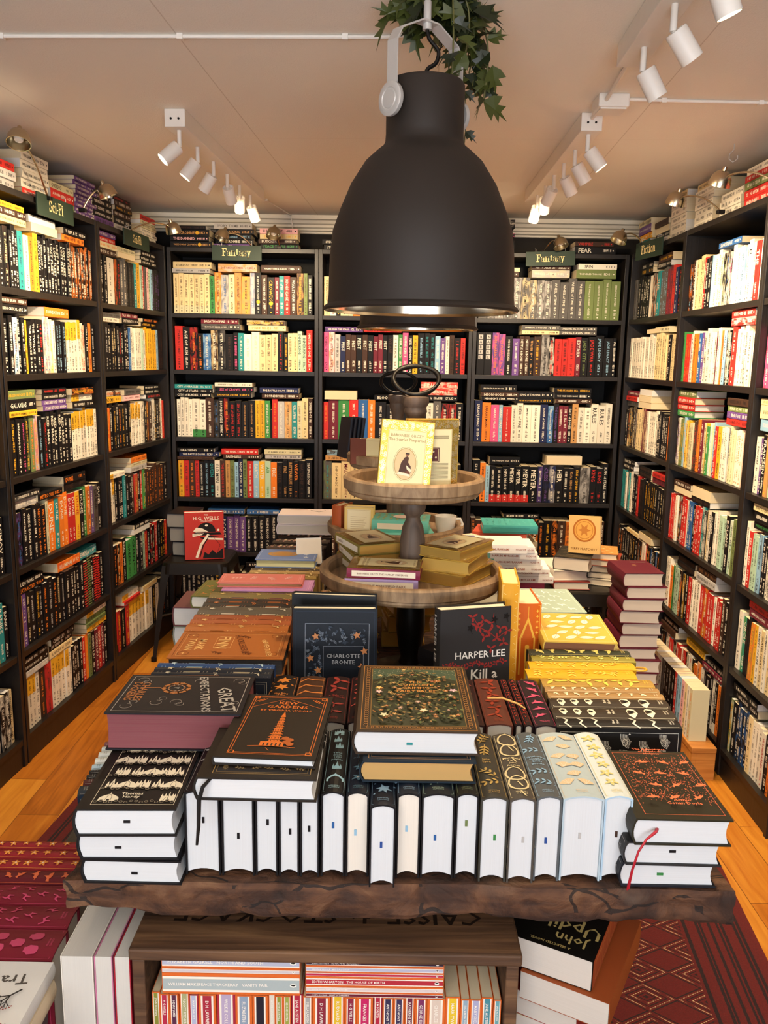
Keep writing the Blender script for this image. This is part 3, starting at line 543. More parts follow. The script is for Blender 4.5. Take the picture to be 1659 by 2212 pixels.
def emit_shelf_books():
    for b in SHELFBOOKS:
        M, T, H = b['M'], b['T'], b['H']; flip = 'P' in b['fl']; y = b['W'] if flip else 0
        q = [px(M @ Vector(p)) for p in ((0, y, 0), (T, y, 0), (T, y, H), (0, y, H))]
        a = abs(sum(q[i-1][0]*q[i][1]-q[i][0]*q[i-1][1] for i in range(4)))/2
        cx, cy = sum(p[0] for p in q)/4, sum(p[1] for p in q)/4
        if not (0 < cx < 1659 and 0 < cy < 2212): a *= .15
        hid = (715 < cx < 1108 and 340 < cy < 690) or (775 < cx < 1030 and 680 < cy < 722) or (700 < cx < 1040 and cy > 1000) or (cy > 1230 and 350 < cx < 1320) or (820 < cx < 990 and cy > 880) or (1330 < cx < 1425 and cy > 1215) or (cy > 1120 and 500 < cx < 1180)
        b['area'] = a*(.02 if hid else 1)
    paper = sorted([b for b in SHELFBOOKS if b['kindn'] == 'paperback_book'], key=lambda b: -b['area']); keep = set(id(b) for b in paper[:250]); mass = MB()
    for b in SHELFBOOKS:
        mb = shelf_book(b)
        if b['kindn'] == 'paperback_book' and id(b) not in keep: mass.add(mb, b['M']); continue
        o = mb.build(b['kindn'], PRINT, M=b['M']); k, i, cs, w = b['pos']; nm = b['kindn'].split('_')[0]; shelf = 'top of' if k == 0 else ORD[k-1]+' shelf,'
        if w == 'up': lb = f"{CNAME[b['c']]} {nm}, {ordw(i)} from left on {shelf} {cs.name}"; gr = f"upright books on the {shelf} {cs.name}"
        else: lb = f"{CNAME[b['c']]} {nm} {ordw(i)} from bottom of {ORD[w]} flat pile, {shelf} {cs.name}"; gr = f"books lying flat, {shelf} {cs.name}"
        tag(o, lb, 'book', gr)
    print('PAPERBACKS', len(paper), 'ALL', len(SHELFBOOKS))
    o = mass.build('paperback_books', PRINT); tag(o, 'remaining small paperbacks packed on the dark bookcase shelves round the room', 'books', 'paperbacks on the shelves', 'stuff')
emit_shelf_books()
# ------------------------------------------------------------------ ceiling spotlights, cables
def spot_head(e, base, tgt, lit, power):
    """one adjustable head: stem, knuckle, can (> rim, bulb)"""
    x, y, z = base; s = tube([(x, y, z), (x, y, z-.050)], .0070, 10).build('stem', WHITEP, e)
    piv = Vector((x, y, z-.055)); d = (Vector(tgt)-piv).normalized(); rot = d.to_track_quat('-Z', 'Y').to_matrix().to_4x4()
    off = Vector((d.x, d.y, 0)).normalized()*.012 if abs(d.z) < .99 else Vector((0, 0, 0)); M = Matrix.Translation(piv+off) @ rot
    tube([(x, y, z-.048), tuple(piv+off+d*.01)], .005, 8).build('knuckle', WHITEP, e)
    can = lathe([(.0, .004), (.017, .004), (.018, .010), (.0215, .010), (.0225, .006), (.0225, -.055), (.0205, -.055), (.0205, -.046), (0, -.046)], 24).build('lamp_can', WHITEP, e, M)
    b = lathe([(0, -.0465), (.018, -.0465), (.018, -.051), (.0, -.0525)], 20).build('bulb', BULB if lit else REFL, can)
    if lit: p = piv+off+d*.062; spot('spot_beam', p, tgt, power, WARM, 138, 1, .02)
def track(name, a, b, n, tgts, pw, label, first=.045, last=.16):
    A, Bv = Vector(a), Vector(b); e = empty('ceiling_spotlight_bar', label=label, cat='track light', group='ceiling spotlight bars')
    L = (Bv-A).length; ang = atan2(Bv.y-A.y, Bv.x-A.x); M = T3(A.x, A.y, 0) @ RZ(ang)
    boxobj('rail', WHITEP, 0, L, -.032, .032, CEIL-.052, CEIL, e, M, .002)
    for i in (-.012, .012): lathe([(0, 0), (.0035, 0), (.0035, .002), (0, .002)], 8).build('screw', IRON, e, M @ T3(-.0005, i, CEIL-.028) @ Matrix.Rotation(-pi/2, 4, 'Y'))
    for i in range(n):
        p = A.lerp(Bv, (first+(L-first-last)*i/(n-1))/L) if n > 1 else A.lerp(Bv, .5)
        spot_head(e, (p.x, p.y, CEIL-.052), tgts[i], True, pw[i]*W_SPOT)
    return e
LB = (-.665, 2.74, 0), (-.60, 3.99, 0)
track('l', *LB, 6, [(-1.25, 2.55, 1.55), (-1.22, 2.9, 1.35), (-1.2, 3.4, 1.3), (-.5, 4.4, 1.1), (-.75, 4.44, 1.35), (-.35, 4.44, 1.2)], [1.15, 1, .75, .45, .6, .5], 'white six-lamp ceiling spotlight bar above the left wall of bookcases')
RB = (.612, 2.707, 0), (.632, 3.88, 0)
track('r', *RB, 6, [(1.25, 2.7, 1.3), (1.24, 3.1, 1.2), (1.24, 3.5, 1.1), (.25, 4.4, 1.1), (.75, 4.44, 1.35), (.5, 4.44, 1.2)], [1.15, 1, .75, .45, .6, .5], 'white six-lamp ceiling spotlight bar above the right wall, beyond the junction box')
track('n', (.569, 2.15, 0), (.516, .93, 0), 5, [(.95, 2.1, 1.5), (1.05, 1.9, 1.5), (.9, 1.6, 1.3), (1.0, 1.0, .4), (.3, .6, .7)], [.8, .8, .35, .3, .2], 'white ceiling spotlight bar nearest the camera at the upper right, cut by the frame', .13)
def cable(name, pts, r, lab, clips=(), mat=WHITEP):
    e = empty(name, label=lab, cat='cable', group='cables along the ceiling'); tube(pts, r, 8).build('wire', mat, e)
    for c in clips: boxobj('cable_clip', WHITEP, c[0]-.007, c[0]+.007, c[1]-.007, c[1]+.007, CEIL-.012, CEIL, e)
z = CEIL-.005
cable('white_cable', [(-1.7, 2.19, z), (-.933, 2.153, z), (-.5, 2.135, z), (-.018, 2.118, z), (.06, 2.1, z)], .0045, 'white cable clipped across the ceiling from the left wall to the pendant lamp', [(-.5, 2.135), (-.11, 2.121), (-.93, 2.153)])
cable('white_cable', [(.66, 2.556, z), (.85, 2.562, z), (1.08, 2.565, z), (1.5, 2.58, z)], .0045, 'white cable running from the junction box to the right wall', [(.78, 2.56), (1.06, 2.565)])
cable('white_cable', [(.595, 2.27, z), (.605, 2.5, z-.012), (.61, 2.70, z-.012)], .006, 'short white cable linking the two right-hand spotlight bars')
cable('white_cable', [(-.60, 3.99, z), (-.595, 4.2, z), (-.55, 4.45, z), (-.52, 4.63, z), (-.515, 4.66, 2.15), (-.515, 4.7, 2.05)], .0035, 'thin pale cable from the left spotlight bar down to the back wall', [(-.59, 4.2)])
jb = empty('junction_box', label='square white junction box on the ceiling between the two right-hand spotlight bars', cat='junction box')
boxobj('box_body', WHITEP, .585, .672, 2.515, 2.60, CEIL-.036, CEIL, jb, bevel=.004); boxobj('box_lid', WHITEP, .592, .665, 2.522, 2.593, CEIL-.040, CEIL-.036, jb)
hk = tube([(1.179, 3.04, CEIL), (1.179, 3.04, CEIL-.02), (1.165, 3.04, CEIL-.035), (1.165, 3.04, CEIL-.05), (1.179, 3.04, CEIL-.06), (1.194, 3.04, CEIL-.05), (1.194, 3.04, CEIL-.038)], .0016, 8).build('ceiling_hook', ALU)
tag(hk, 'small bright metal hook screwed into the ceiling above the right wall lamps', 'hook')
# ------------------------------------------------------------------ pendant lamps
LPROF = [(.196, 1.570), (.199, 1.574), (.196, 1.579), (.190, 1.583), (.188, 1.60), (.187, 1.64), (.185, 1.68), (.180, 1.725), (.164, 1.769), (.145, 1.813), (.117, 1.856), (.095, 1.876), (.082, 1.886), (.0775, 1.895), (.0765, 1.91), (.0765, 1.998), (.073, 2.004), (.0, 2.006)]
def pendant(x, y, lab, w):
    e = empty('pendant_lamp', T3(x, y, 0), label=lab, cat='pendant lamp', group='charcoal bell pendant lamps over the table')
    lathe(LPROF, 72).build('lamp_shade', LAMPBLK, e, smooth=True)
    inn = [(.1955, 1.5705), (.189, 1.576), (.186, 1.60), (.185, 1.64), (.183, 1.68), (.178, 1.722), (.162, 1.766), (.143, 1.81), (.115, 1.852), (.08, 1.88), (.07, 1.90), (.0, 1.905)]
    lathe(inn[::-1], 72).build('reflector', REFL, e, smooth=True)
    bl = lathe([(0, 1.74), (.022, 1.745), (.032, 1.765), (.03, 1.79), (.018, 1.82), (.015, 1.9), (0, 1.9)], 20).build('bulb', BULB, e)
    A = radians(222); ax = Vector((cos(A), sin(A), 0)); pr_ = Vector((-sin(A), cos(A), 0)); R = .0885; w2 = .0135
    pts = [(R, 1.955), (R, 2.062), (.075, 2.085), (.02, 2.112), (0, 2.112), (-.02, 2.112), (-.075, 2.085), (-R, 2.062), (-R, 1.955)]
    m = MB(); n = len(pts)
    for i, (r, zz) in enumerate(pts):
        a, b = pts[max(i-1, 0)], pts[min(i+1, n-1)]; t = Vector((b[0]-a[0], b[1]-a[1])).normalized(); nn = Vector((t.y, -t.x))*.0016
        for s_, q in ((-1, -1), (1, -1), (1, 1), (-1, 1)):
            p = ax*(r+nn.x*q)+pr_*(w2*s_); m.V.append((p.x, p.y, zz+nn.y*q))
    for i in range(n-1):
        for k in range(4): l = (k+1) % 4; m.f((i*4+k, i*4+l, i*4+4+l, i*4+4+k))
    m.f((3, 2, 1, 0)); m.f(((n-1)*4, (n-1)*4+1, (n-1)*4+2, (n-1)*4+3)); br = m.build('bracket', ALU, e)
    for s_ in (1, -1):
        q = ax*s_; Rm = Matrix.Translation(q*(.0775)+Vector((0, 0, 1.958))) @ q.to_track_quat('Z', 'Y').to_matrix().to_4x4()
        lathe([(0, 0), (.012, 0), (.012, .009), (.030, .009), (.031, .012), (.031, .0175), (.029, .019), (.0205, .019), (.0195, .0172), (.0175, .0172), (.0165, .019), (0, .0195)], 36).build('knob', ALU, e, Rm)
    lathe([(0, 2.10), (.009, 2.10), (.009, 2.112), (.0075, 2.113), (.0075, 2.15), (.006, 2.152), (0, 2.152)], 16).build('cord_grip', ALU, e)
    lathe([(0, 2.004), (.02, 2.004), (.02, 2.012), (.008, 2.014), (.007, 2.025), (0, 2.025)], 16).build('gland', IRON, e)
    tube([(0, 0, 2.15), (0, 0, CEIL-.01)], .006, 8).build('cord', IRON, e)
    tube(bez((0, 0, 2.105), (0, 0, 2.07), (.03, 0, 2.075), (.022, 0, 2.05))+bez((.022, 0, 2.05), (.018, 0, 2.03), (0, 0, 2.04), (0, 0, 2.02)), .004, 8).build('flex', IRON, e)
    lathe([(0, CEIL-.025), (.04, CEIL-.022), (.045, CEIL), (0, CEIL)], 24).build('ceiling_rose', IRON, e)
    l = bpy.data.lights.new('pendant_bulb', 'SPOT'); l.energy = w; l.color = (1, .80, .55); l.shadow_soft_size = .03; l.spot_size = radians(125); l.spot_blend = .5
    o = bpy.data.objects.new('pendant_bulb_light', l); SC.collection.objects.link(o); o.location = (x, y, 1.73)
pendant(.0675, 1.75, 'large charcoal bell pendant lamp with aluminium bracket, nearest the camera', W_PEND)
pendant(.099, 2.80, 'charcoal pendant lamp farther back, mostly hidden by the nearer one', W_PEND)
# ivy
def ivy():
    r = random.Random(5); e = empty('hanging_ivy', T3(.10, 1.84, 0), label='artificial green ivy garland wound round the pendant cord at the ceiling', cat='ivy')
    stem = MB(); lf = MB(); lf2 = MB()
    def leaf(mb, p, s, dr, nrm):
        sh = [(0, 0), (.22, -.28), (.5, -.42), (.42, -.12), (.78, -.28), (.72, -.06), (1.1, 0), (.72, .06), (.78, .28), (.42, .12), (.5, .42), (.22, .28)]
        dr = dr.normalized(); sd = dr.cross(nrm).normalized(); up = sd.cross(dr); b = len(mb.V); g = r.uniform(.8, 1.15)
        for (a, c) in sh: q = p+dr*(a*s)+sd*(c*s)+up*(abs(c)*s*.35-a*a*s*.25); mb.V.append(tuple(q))
        m = len(mb.V); mb.V.append(tuple(p+dr*(.5*s)-up*(.06*s)))
        for i in range(12): mb.f((b+i, b+(i+1) % 12, m))
    for k in range(24):
        a = r.uniform(0, 2*pi); z0 = CEIL-.01; drop = r.uniform(.10, .22) if cos(a) > .1 else r.uniform(.03, .07)
        p0 = Vector((r.uniform(-.04, .03), r.uniform(-.05, .05), z0)); out = Vector((cos(a)*.08+.01, sin(a)*.05+.03, 0))
        P = bez(p0, p0+out*.8, p0+out+Vector((0, 0, -drop*.4)), p0+out*.8+Vector((0, 0, -drop)), 10); tube(P, .0018, 5, m=stem)
        for i in range(1, 11):
            for _ in range(1):
                d = Vector((r.uniform(-1, 1), r.uniform(-1, 1), r.uniform(-.9, .3))); n = Vector((r.uniform(-.5, .5), r.uniform(-1, -.2), r.uniform(0, .9)))
                leaf(lf if r.random() < .6 else lf2, P[i]+Vector((r.uniform(-.01, .01), r.uniform(-.01, .01), 0)), r.uniform(.042, .072), d, n)
    P = bez((.04, .0, 2.05), (.06, 0, 2.0), (.06, 0, 1.95), (.045, .0, 1.85)); tube(P, .0012, 5, m=stem)
    for i in (3, 9, 12): leaf(lf2, P[i], .03, Vector((.6, -.2, -.5)), Vector((0, -1, .3)))
    stem.build('vine_stems', simple('ivy_stem', '5d5a2c', .6), e); lf.build('foliage', simple('ivy_green', '454c1c', .5), e); lf2.build('foliage', simple('dark_ivy_green', '222a12', .45), e)
ivy()
# ------------------------------------------------------------------ brass gooseneck lamps on the bookcase tops
def gooseneck(foot, head, lab, mid=None, aim=(0, 0, -1)):
    f, h = Vector(foot), Vector(head); e = empty('gooseneck_lamp', T3(*foot), label=lab, cat='lamp', group='brass gooseneck lamps along the bookcase tops')
    g = h-f; m = Vector(mid)-f if mid else g*.5+Vector((0, 0, .045))
    tube(bez((0, 0, .01), m*.9-g*.1, m+g*.05, g), .0035, 8).build('arm', BRASS, e)
    boxobj('clamp', IRON, -.013, .013, -.012, .012, .0005, .014, e, bevel=.002)
    dr = Vector((g.x, g.y, 0)).normalized(); a = (Vector(aim)+dr*.45).normalized(); M = Matrix.Translation(g) @ a.to_track_quat('-Z', 'Y').to_matrix().to_4x4()
    lathe([(0.006, .036), (.016, .034), (.027, .026), (.034, .012), (.037, -.004), (.038, -.014), (.036, -.014), (.035, -.003), (.032, .011), (.025, .024), (.0, .032)], 32).build('lamp_shade', BRASS, e, M @ T3(0, 0, -.012), smooth=True)
    lathe([(0, .05), (.007, .049), (.0085, .04), (.0085, .022), (0, .022)], 16).build('socket', BRASS, e, M @ T3(0, 0, -.012)); lathe([(0, -.004), (.013, -.002), (.016, .008), (.01, .02), (0, .02)], 16).build('bulb', CUP, e, M @ T3(0, 0, -.012))
GL = [((-1.24, 3.18, 2.02), (-1.19, 2.84, 2.155), 'brass gooseneck lamp above the nearer science fiction sign, left wall'), ((-1.20, 3.42, 2.02), (-1.12, 3.46, 2.11), 'brass gooseneck lamp beside the purple spined pile on the left wall'), ((-1.185, 3.98, 2.02), (-1.05, 4.22, 2.085), 'brass gooseneck lamp above the farther science fiction sign, left wall'),
      ((-.70, 4.46, 2.02), (-.83, 4.36, 2.075), 'brass gooseneck lamp above the left fantasy sign, back wall'), ((-.56, 4.46, 2.02), (-.575, 4.36, 2.09), 'brass gooseneck lamp right of the left fantasy sign, against the pale flat books'), ((.80, 4.46, 2.02), (.86, 4.36, 2.065), 'brass gooseneck lamp above the right fantasy sign, back wall'),
      ((1.20, 4.10, 2.02), (1.08, 4.06, 2.055), 'brass gooseneck lamp reaching out above the fiction sign, right wall'), ((1.22, 3.22, 2.02), (1.12, 3.42, 2.11), 'brass gooseneck lamp against the stack of cream books, right wall'), ((1.22, 2.75, 2.02), (1.13, 3.0, 2.10), 'brass gooseneck lamp nearest the camera on the right wall')]
for a, b, l in GL: gooseneck(a, b, l)
# ------------------------------------------------------------------ hanging signs with slab lettering
def arc(cx, cy, rx, ry, a0, a1, n=10): return [(cx+rx*cos(radians(a0+(a1-a0)*i/n)), cy+ry*sin(radians(a0+(a1-a0)*i/n))) for i in range(n+1)]
GLY = {'F': (.62, [([(.16, 0), (.16, 1)], .17), ([(.0, 1), (.62, 1)], .1), ([(.1, .53), (.44, .53)], .1), ([(.0, 0), (.36, 0)], .09), ([(.6, 1), (.6, .76)], .09), ([(.44, .64), (.44, .42)], .07)]),
 'a': (.54, [(arc(.22, .5, .19, .2, 150, 0), .1), ([(.41, .5), (.41, .05)], .15), ([(.38, 0), (.56, 0)], .09), (arc(.22, .2, .17, .17, 60, 330), .1), ([(.06, .6), (.1, .52)], .12)]),
 'n': (.66, [([(.14, 0), (.14, .66)], .15), ([(.0, 0), (.28, 0)], .09), ([(.0, .68), (.14, .68)], .09), (arc(.33, .46, .18, .2, 170, 0), .11), ([(.51, .46), (.51, 0)], .15), ([(.38, 0), (.66, 0)], .09)]),
 't': (.42, [([(.17, .9), (.17, .16)], .14), ([(.0, .66), (.38, .66)], .09), (arc(.28, .16, .11, .14, 180, 330), .1)]),
 's': (.44, [(arc(.21, .5, .16, .16, 20, 240), .11), (arc(.21, .18, .17, .17, 60, -160), .11), ([(.38, .7), (.38, .5)], .07), ([(.03, .2), (.03, 0)], .07)]),
 'y': (.58, [([(.12, .66), (.31, .05)], .14), ([(.47, .66), (.25, -.2)], .09), ([(.0, .67), (.25, .67)], .09), ([(.36, .67), (.6, .67)], .09), (arc(.15, -.18, .1, .09, 0, -180), .1)]),
 'S': (.56, [(arc(.28, .74, .22, .22, 20, 235), .13), (arc(.28, .26, .23, .24, 60, -160), .13), ([(.52, 1), (.52, .72)], .08), ([(.04, .3), (.04, 0)], .08)]),
 'c': (.5, [(arc(.27, .33, .2, .31, 50, 310), .13), ([(.42, .66), (.42, .46)], .08)]), 'i': (.3, [([(.15, 0), (.15, .66)], .15), ([(.0, 0), (.3, 0)], .09), ([(.02, .68), (.15, .68)], .09), ([(.1, .9), (.2, .9)], .14)]),
 '-': (.3, [([(.03, .34), (.27, .34)], .1)]), 'o': (.54, [(arc(.27, .33, .2, .3, 0, 360, 16), .13)])}
def sign(word, M, w, h, lab):
    e = empty('hanging_sign', M, label=lab, cat='sign', group='green section signs hanging from the bookcases')
    boxobj('board', SIGNG, 0, w, 0, .006, 0, h, e, bevel=.001)
    mb = MB(); d = D(mb, lambda a, b, k: (a, -k*2, b)); sz = h*.47; tw = sum(GLY[c][0]+.07 for c in word)*sz; x = (w-tw)/2
    for c in word:
        gw, S = GLY[c]
        for pts, wd in S: d.line([(x+p[0]*sz, h*.31+p[1]*sz) for p in pts], wd*sz, 'k')
        x += (gw+.07)*sz
    for i in range(len(mb.A)): mb.A[i] = (lin('ecd79b'),)*3+mb.A[i][3:]
    mb.build('lettering', PRINT, e)
    tube([(w*.2, .003, h), (w*.2, .003, h+.012), (w*.2, .02, h+.016)], .0015, 6).build('hook', ALU, e); tube([(w*.8, .003, h), (w*.8, .003, h+.012), (w*.8, .02, h+.016)], .0015, 6).build('hook', ALU, e)
sign('Fantasy', T3(-.902, 4.425, 1.957), .254, .074, 'green sign with gilt Fantasy lettering hanging over the back wall\'s left bookcase')
sign('Fantasy', T3(.705, 4.425, 1.952) @ Matrix.Rotation(radians(-2), 4, 'Y'), .252, .072, 'green sign with gilt Fantasy lettering beside the pendant, back wall\'s right bookcase')
def onside(cs, y0, z0): L = cs.M.copy(); return Matrix.Translation((0, 0, z0)) @ cs.M @ T3(y0, -.012, 0)
sign('Sci-Fi', onside(L1, .275, 1.96), .285, .078, 'green sign with gilt Sci-Fi lettering nearer the camera on the left wall')
sign('Sci-Fi', onside(L2, .25, 1.96), .30, .07, 'smaller-looking green Sci-Fi sign on the left wall, near the corner')
sign('Fiction', onside(R1, .29, 1.955) @ T3(0, -.05, 0) @ RZ(radians(10)), .26, .078, 'green sign with gilt Fiction lettering on the right wall near the corner')
# ------------------------------------------------------------------ single books with parts
def hbook(name, M, T, W, H, c, label, group=None, deco=None, page=None, t=.0026, ins=.0035, bul=.003, conc=.004, ribbon=None, spc=None, gilt=0, cat='book', tip=None, inner=None):
    e = empty(name, M, label=label, cat=cat, group=group); mb = MB()
    cover_mesh(mb, T, W, H, t, bul, C(spc or c), C(spc or c), None, 0, rng.random()*9, 0, board=C(c), inner=C(inner) if inner else None, n=6)
    if deco:
        S = D(mb, spine_map(T, bul)); F = D(mb, lambda a, b, k: (T+k, a, b)); B = D(mb, lambda a, b, k: (-k, a, b), True); deco(S, F, B, T, W, H)
    mb.build('cover', PRINT, e)
    pg = MB(); pages_mesh(pg, T, W, H, t, ins, C(page) if page else WHITEPG, rng.random()*9, conc, bul, 5, gilt); pg.build('page_block', PRINT, e)
    if ribbon or tip:
        r = MB(C(ribbon or tip)); x = T*rng.uniform(.4, .6); y = W*rng.uniform(.3, .5)
        if tip: r.box(x-.0018, x+.0018, y, y+.009, ins-.0012, ins+.002)
        else: r.box(x-.0012, x+.0012, y-.003, y+.003, -.004, .03)
        r.build('ribbon_marker', PRINT, e)
    return e
X_, Y_, Z_ = Vector((1, 0, 0)), Vector((0, 1, 0)), Vector((0, 0, 1))
def up_along_y(x, y, zt): return frame((x, y, zt), X_, Y_)            # spine up, running away from the camera
def up_top_right(xl, y1, zt, yaw=0): return frame((xl, y1, zt), -Y_, X_)
def up_top_left(xr, y0, zt): return frame((xr, y0, zt), Y_, -X_)
def flat_near(x, y, z, W=0, H=0, yaw=0): c = T3(x+W/2, y+H/2, 0); return c @ RZ(yaw) @ c.inverted() @ frame((x, y, z), Z_, Y_)
def flat_spine_out(x, y, z, H, W=.13, yaw=0): c = T3(x+H/2, y+W/2, 0); return c @ RZ(yaw) @ c.inverted() @ frame((x+H, y, z), Z_, -X_)
def flat_top_right(xl, y0, z, W, H=.2, yaw=0): c = T3(xl+H/2, y0+W/2, 0); return c @ RZ(yaw) @ c.inverted() @ frame((xl, y0+W, z), Z_, X_)
# motifs
def m_leaf(d, x, y, s, c, r): [d.leaf(x, y, r+a, s, s*.42, c) for a in (0, 2.1, 4.2)]
def m_sprig(d, x, y, s, c, r):
    d.line([(x-s*cos(r), y-s*sin(r)), (x+s*cos(r), y+s*sin(r))], s*.07, c)
    for k in (-.6, -.1, .4): d.leaf(x+s*k*cos(r), y+s*k*sin(r), r+.8, s*.6, s*.24, c); d.leaf(x+s*k*cos(r), y+s*k*sin(r), r-.8, s*.6, s*.24, c)
def m_bird(d, x, y, s, c, r): d.shape(BIRD, x, y, s*.75, c, sin(r)*.8, 1 if cos(r) > 0 else -1)
def m_fan(d, x, y, s, c, r): d.shape(FAN, x, y, s*.8, c, sin(r)*.4); [d.line([(x, y-s*.4), (x+s*.6*k, y+s*.45)], s*.04, 'w') for k in (-.8, -.3, .3, .8)]
def m_flower(d, x, y, s, c, r): [d.leaf(x, y, r+a*1.257, s*.7, s*.34, c) for a in range(5)]; d.circ(x, y, s*.14, 'w', 6)
def m_chair(d, x, y, s, c, r): d.shape(CHAIR, x, y, s*.7, c, sin(r)*.5, 1 if cos(r) > 0 else -1)
def m_lamp(d, x, y, s, c, r): d.shape(LAMPM, x, y, s, c)
def m_star(d, x, y, s, c, r): d.star(x, y, s*.7, c, 6, .5, r); d.circ(x+s*.9, y+s*.6, s*.12, c, 5); d.circ(x-s*.8, y-s*.7, s*.1, c, 5)
def m_wave(d, x, y, s, c, r): d.line([(x-s*1.2, y-s*.2), (x-s*.5, y+s*.35), (x+s*.2, y-s*.05), (x+s*1.2, y+s*.3)], s*.22, c)
def m_diamond(d, x, y, s, c, r): d.poly([(x-s, y), (x-s*.3, y-s*.45), (x+s*.6, y-s*.35), (x+s, y+s*.1), (x+s*.2, y+s*.5), (x-s*.6, y+s*.4)], c); d.poly([(x-s*.3, y), (x+s*.1, y-s*.2), (x+s*.3, y+s*.1), (x, y+s*.2)], 'k')
def m_feather(d, x, y, s, c, r):
    d.leaf(x-s*cos(r), y-s*sin(r), r, s*2, s*.95, c); d.line([(x-s*1.3*cos(r), y-s*1.3*sin(r)), (x+s*.9*cos(r), y+s*.9*sin(r))], s*.06, 'a')
def m_balloon(d, x, y, s, c, r): d.circ(x, y+s*.2, s*.7, c, 12, s*.8); d.rect(x-s*.2, y-s*.95, x+s*.2, y-s*.7, c)
def m_rope(d, x, y, s, c, r): d.ring(x, y, s*.8, s*.16, c, s*1.1, 12); d.line([(x, y-s*1.4), (x+s*.3, y-s*2.1)], s*.14, c)
def m_domes(d, x, y, s, c, r): d.shape((DOME, SPIRE, TOWERS)[int(r*7) % 3], x, y, s*.8, c)
def tiles(d, x0, y0, x1, y1, st, m, c, jit=.25, seed=1, k=.42, alt=True, rr=6.28):
    r = random.Random(seed); ny = max(1, round((y1-y0)/st)); nx = max(1, round((x1-x0)/st)); sx, sy = (x1-x0)/nx, (y1-y0)/ny
    for j in range(ny):
        for i in range(nx):
            o = .5 if (j % 2 and alt and nx > 1) else 0
            if o and i == nx-1: continue
            x = x0+sx*(i+.5+o); y = y0+sy*(j+.5); m(d, x+r.uniform(-jit, jit)*sx*.3, y+r.uniform(-jit, jit)*sy*.3, min(sx, sy)*k, c, r.uniform(0, rr))
def cloth(m, mc, lines=(), fr=True, st=None, fm=None, horiz=False):
    """clothbound classic: framed spine with motifs and title, tiled covers"""
    def f(S, F, B, T, W, H):
        if fr: S.frame(.0025, .005, T-.0025, H-.005, .0005, mc)
        s = st or min(T*.8, .028); seed = rng.randint(0, 999)
        n = len(lines); gap = .02 if n else 0
        tiles(S, .004, H*.52+gap, T-.004, H-.008, s, m, mc, seed=seed, k=.6); tiles(S, .004, .026, T-.004, H*.52-gap, s, m, mc, seed=seed+1, k=.6)
        sz = min(.0052, T*.14)
        for i, l in enumerate(lines): S.text(l, T/2, H*.52+(n/2-.5-i)*sz*1.5, sz, mc, maxw=T*.8)
        for i, l in enumerate(('PENGUIN', 'CLASSICS')): S.text(l, T/2, .0165-i*.0045, min(.0028, T*.08), mc, maxw=T*.66)
        for Q in (F, B): Q.frame(.008, .006, W-.006, H-.006, .0006, mc); tiles(Q, .011, .009, W-.009, H-.009, fm or .032, m, mc, seed=seed)
    return f
def leather(c2='y', lab='n', band='k', tx=()):
    def f(S, F, B, T, W, H):
        for k in (.04, .07, .2, .23, .42, .45, .62, .65, .8, .83, .94, .97): S.rect(0.0008, H*k-.0006, T-.0008, H*k+.0006, c2)
        for k in (.25, .67): S.rect(.0008, H*k, T-.0008, H*(k+.14), lab)
        for k, m in ((.135, m_flower), (.53, m_sprig), (.885, m_leaf)): m(S, T/2, H*k, min(T*.42, .011), c2, .4)
        for i, t in enumerate(tx): S.text(t, T/2, H*(.75-.42*i), min(T*.2, .006), c2, maxw=T*.85)
        F.frame(.008, .008, W-.008, H-.008, .0008, c2); F.frame(.012, .012, W-.012, H-.012, .0004, c2); tiles(F, .02, .02, W-.02, H-.02, .045, m_sprig, c2)
    return f
# ------------------------------------------------------------------ display table
TZ = .74
tb = empty('display_table', T3(0, 0, 0), label='long display table with a thick rough reclaimed timber top covered in books', cat='table')
def slab():
    m = MB(); nx, ny, nz = 110, 60, 6; r = random.Random(3); x0, x1, y0, y1, z0, z1 = -.447, .508, 1.062, 3.02, .688, TZ; idx = {}
    import mathutils.noise as mn
    def V(i, j, k):
        if (i, j, k) not in idx:
            x = x0+(x1-x0)*i/nx; y = y0+(y1-y0)*j/ny; z = z0+(z1-z0)*k/nz
            n = mn.noise(Vector((x*9, y*9, z*14)))+.5*mn.noise(Vector((x*33, y*33, z*40)))+.9*abs(mn.noise(Vector((x*4, 7, 1))))
            e = .007*n
            if i == 0: x += abs(e)*1.4
            if i == nx: x -= abs(e)*1.4
            if j == 0: y += abs(e)*1.3+(.004 if k in (0, nz) else 0)
            if k == 0: z += .006*n
            if k == nz: z -= .0015*abs(n)
            m.V.append((x, y, z)); idx[(i, j, k)] = len(m.V)-1
        return idx[(i, j, k)]
    for i in range(nx):
        for j in range(ny): m.f((V(i, j, nz), V(i+1, j, nz), V(i+1, j+1, nz), V(i, j+1, nz))); m.f((V(i, j, 0), V(i, j+1, 0), V(i+1, j+1, 0), V(i+1, j, 0)))
        for k in range(nz): m.f((V(i, 0, k), V(i+1, 0, k), V(i+1, 0, k+1), V(i, 0, k+1))); m.f((V(i, ny, k), V(i, ny, k+1), V(i+1, ny, k+1), V(i+1, ny, k)))
    for j in range(ny):
        for k in range(nz): m.f((V(0, j, k), V(0, j, k+1), V(0, j+1, k+1), V(0, j+1, k))); m.f((V(nx, j, k), V(nx, j+1, k), V(nx, j+1, k+1), V(nx, j, k+1)))
    return m
slab().build('table_top', SLAB, tb, smooth=True)
for y in (1.5, 2.75):
    for x in (-.22, .30): boxobj('leg', IRON, x-.03, x+.03, y-.03, y+.03, .0095, .686, tb)
    boxobj('cross_rail', IRON, -.25, .33, y-.02, y+.02, .66, .686, tb)
boxobj('long_rail', IRON, .01, .07, 1.52, 2.73, .655, .686, tb)
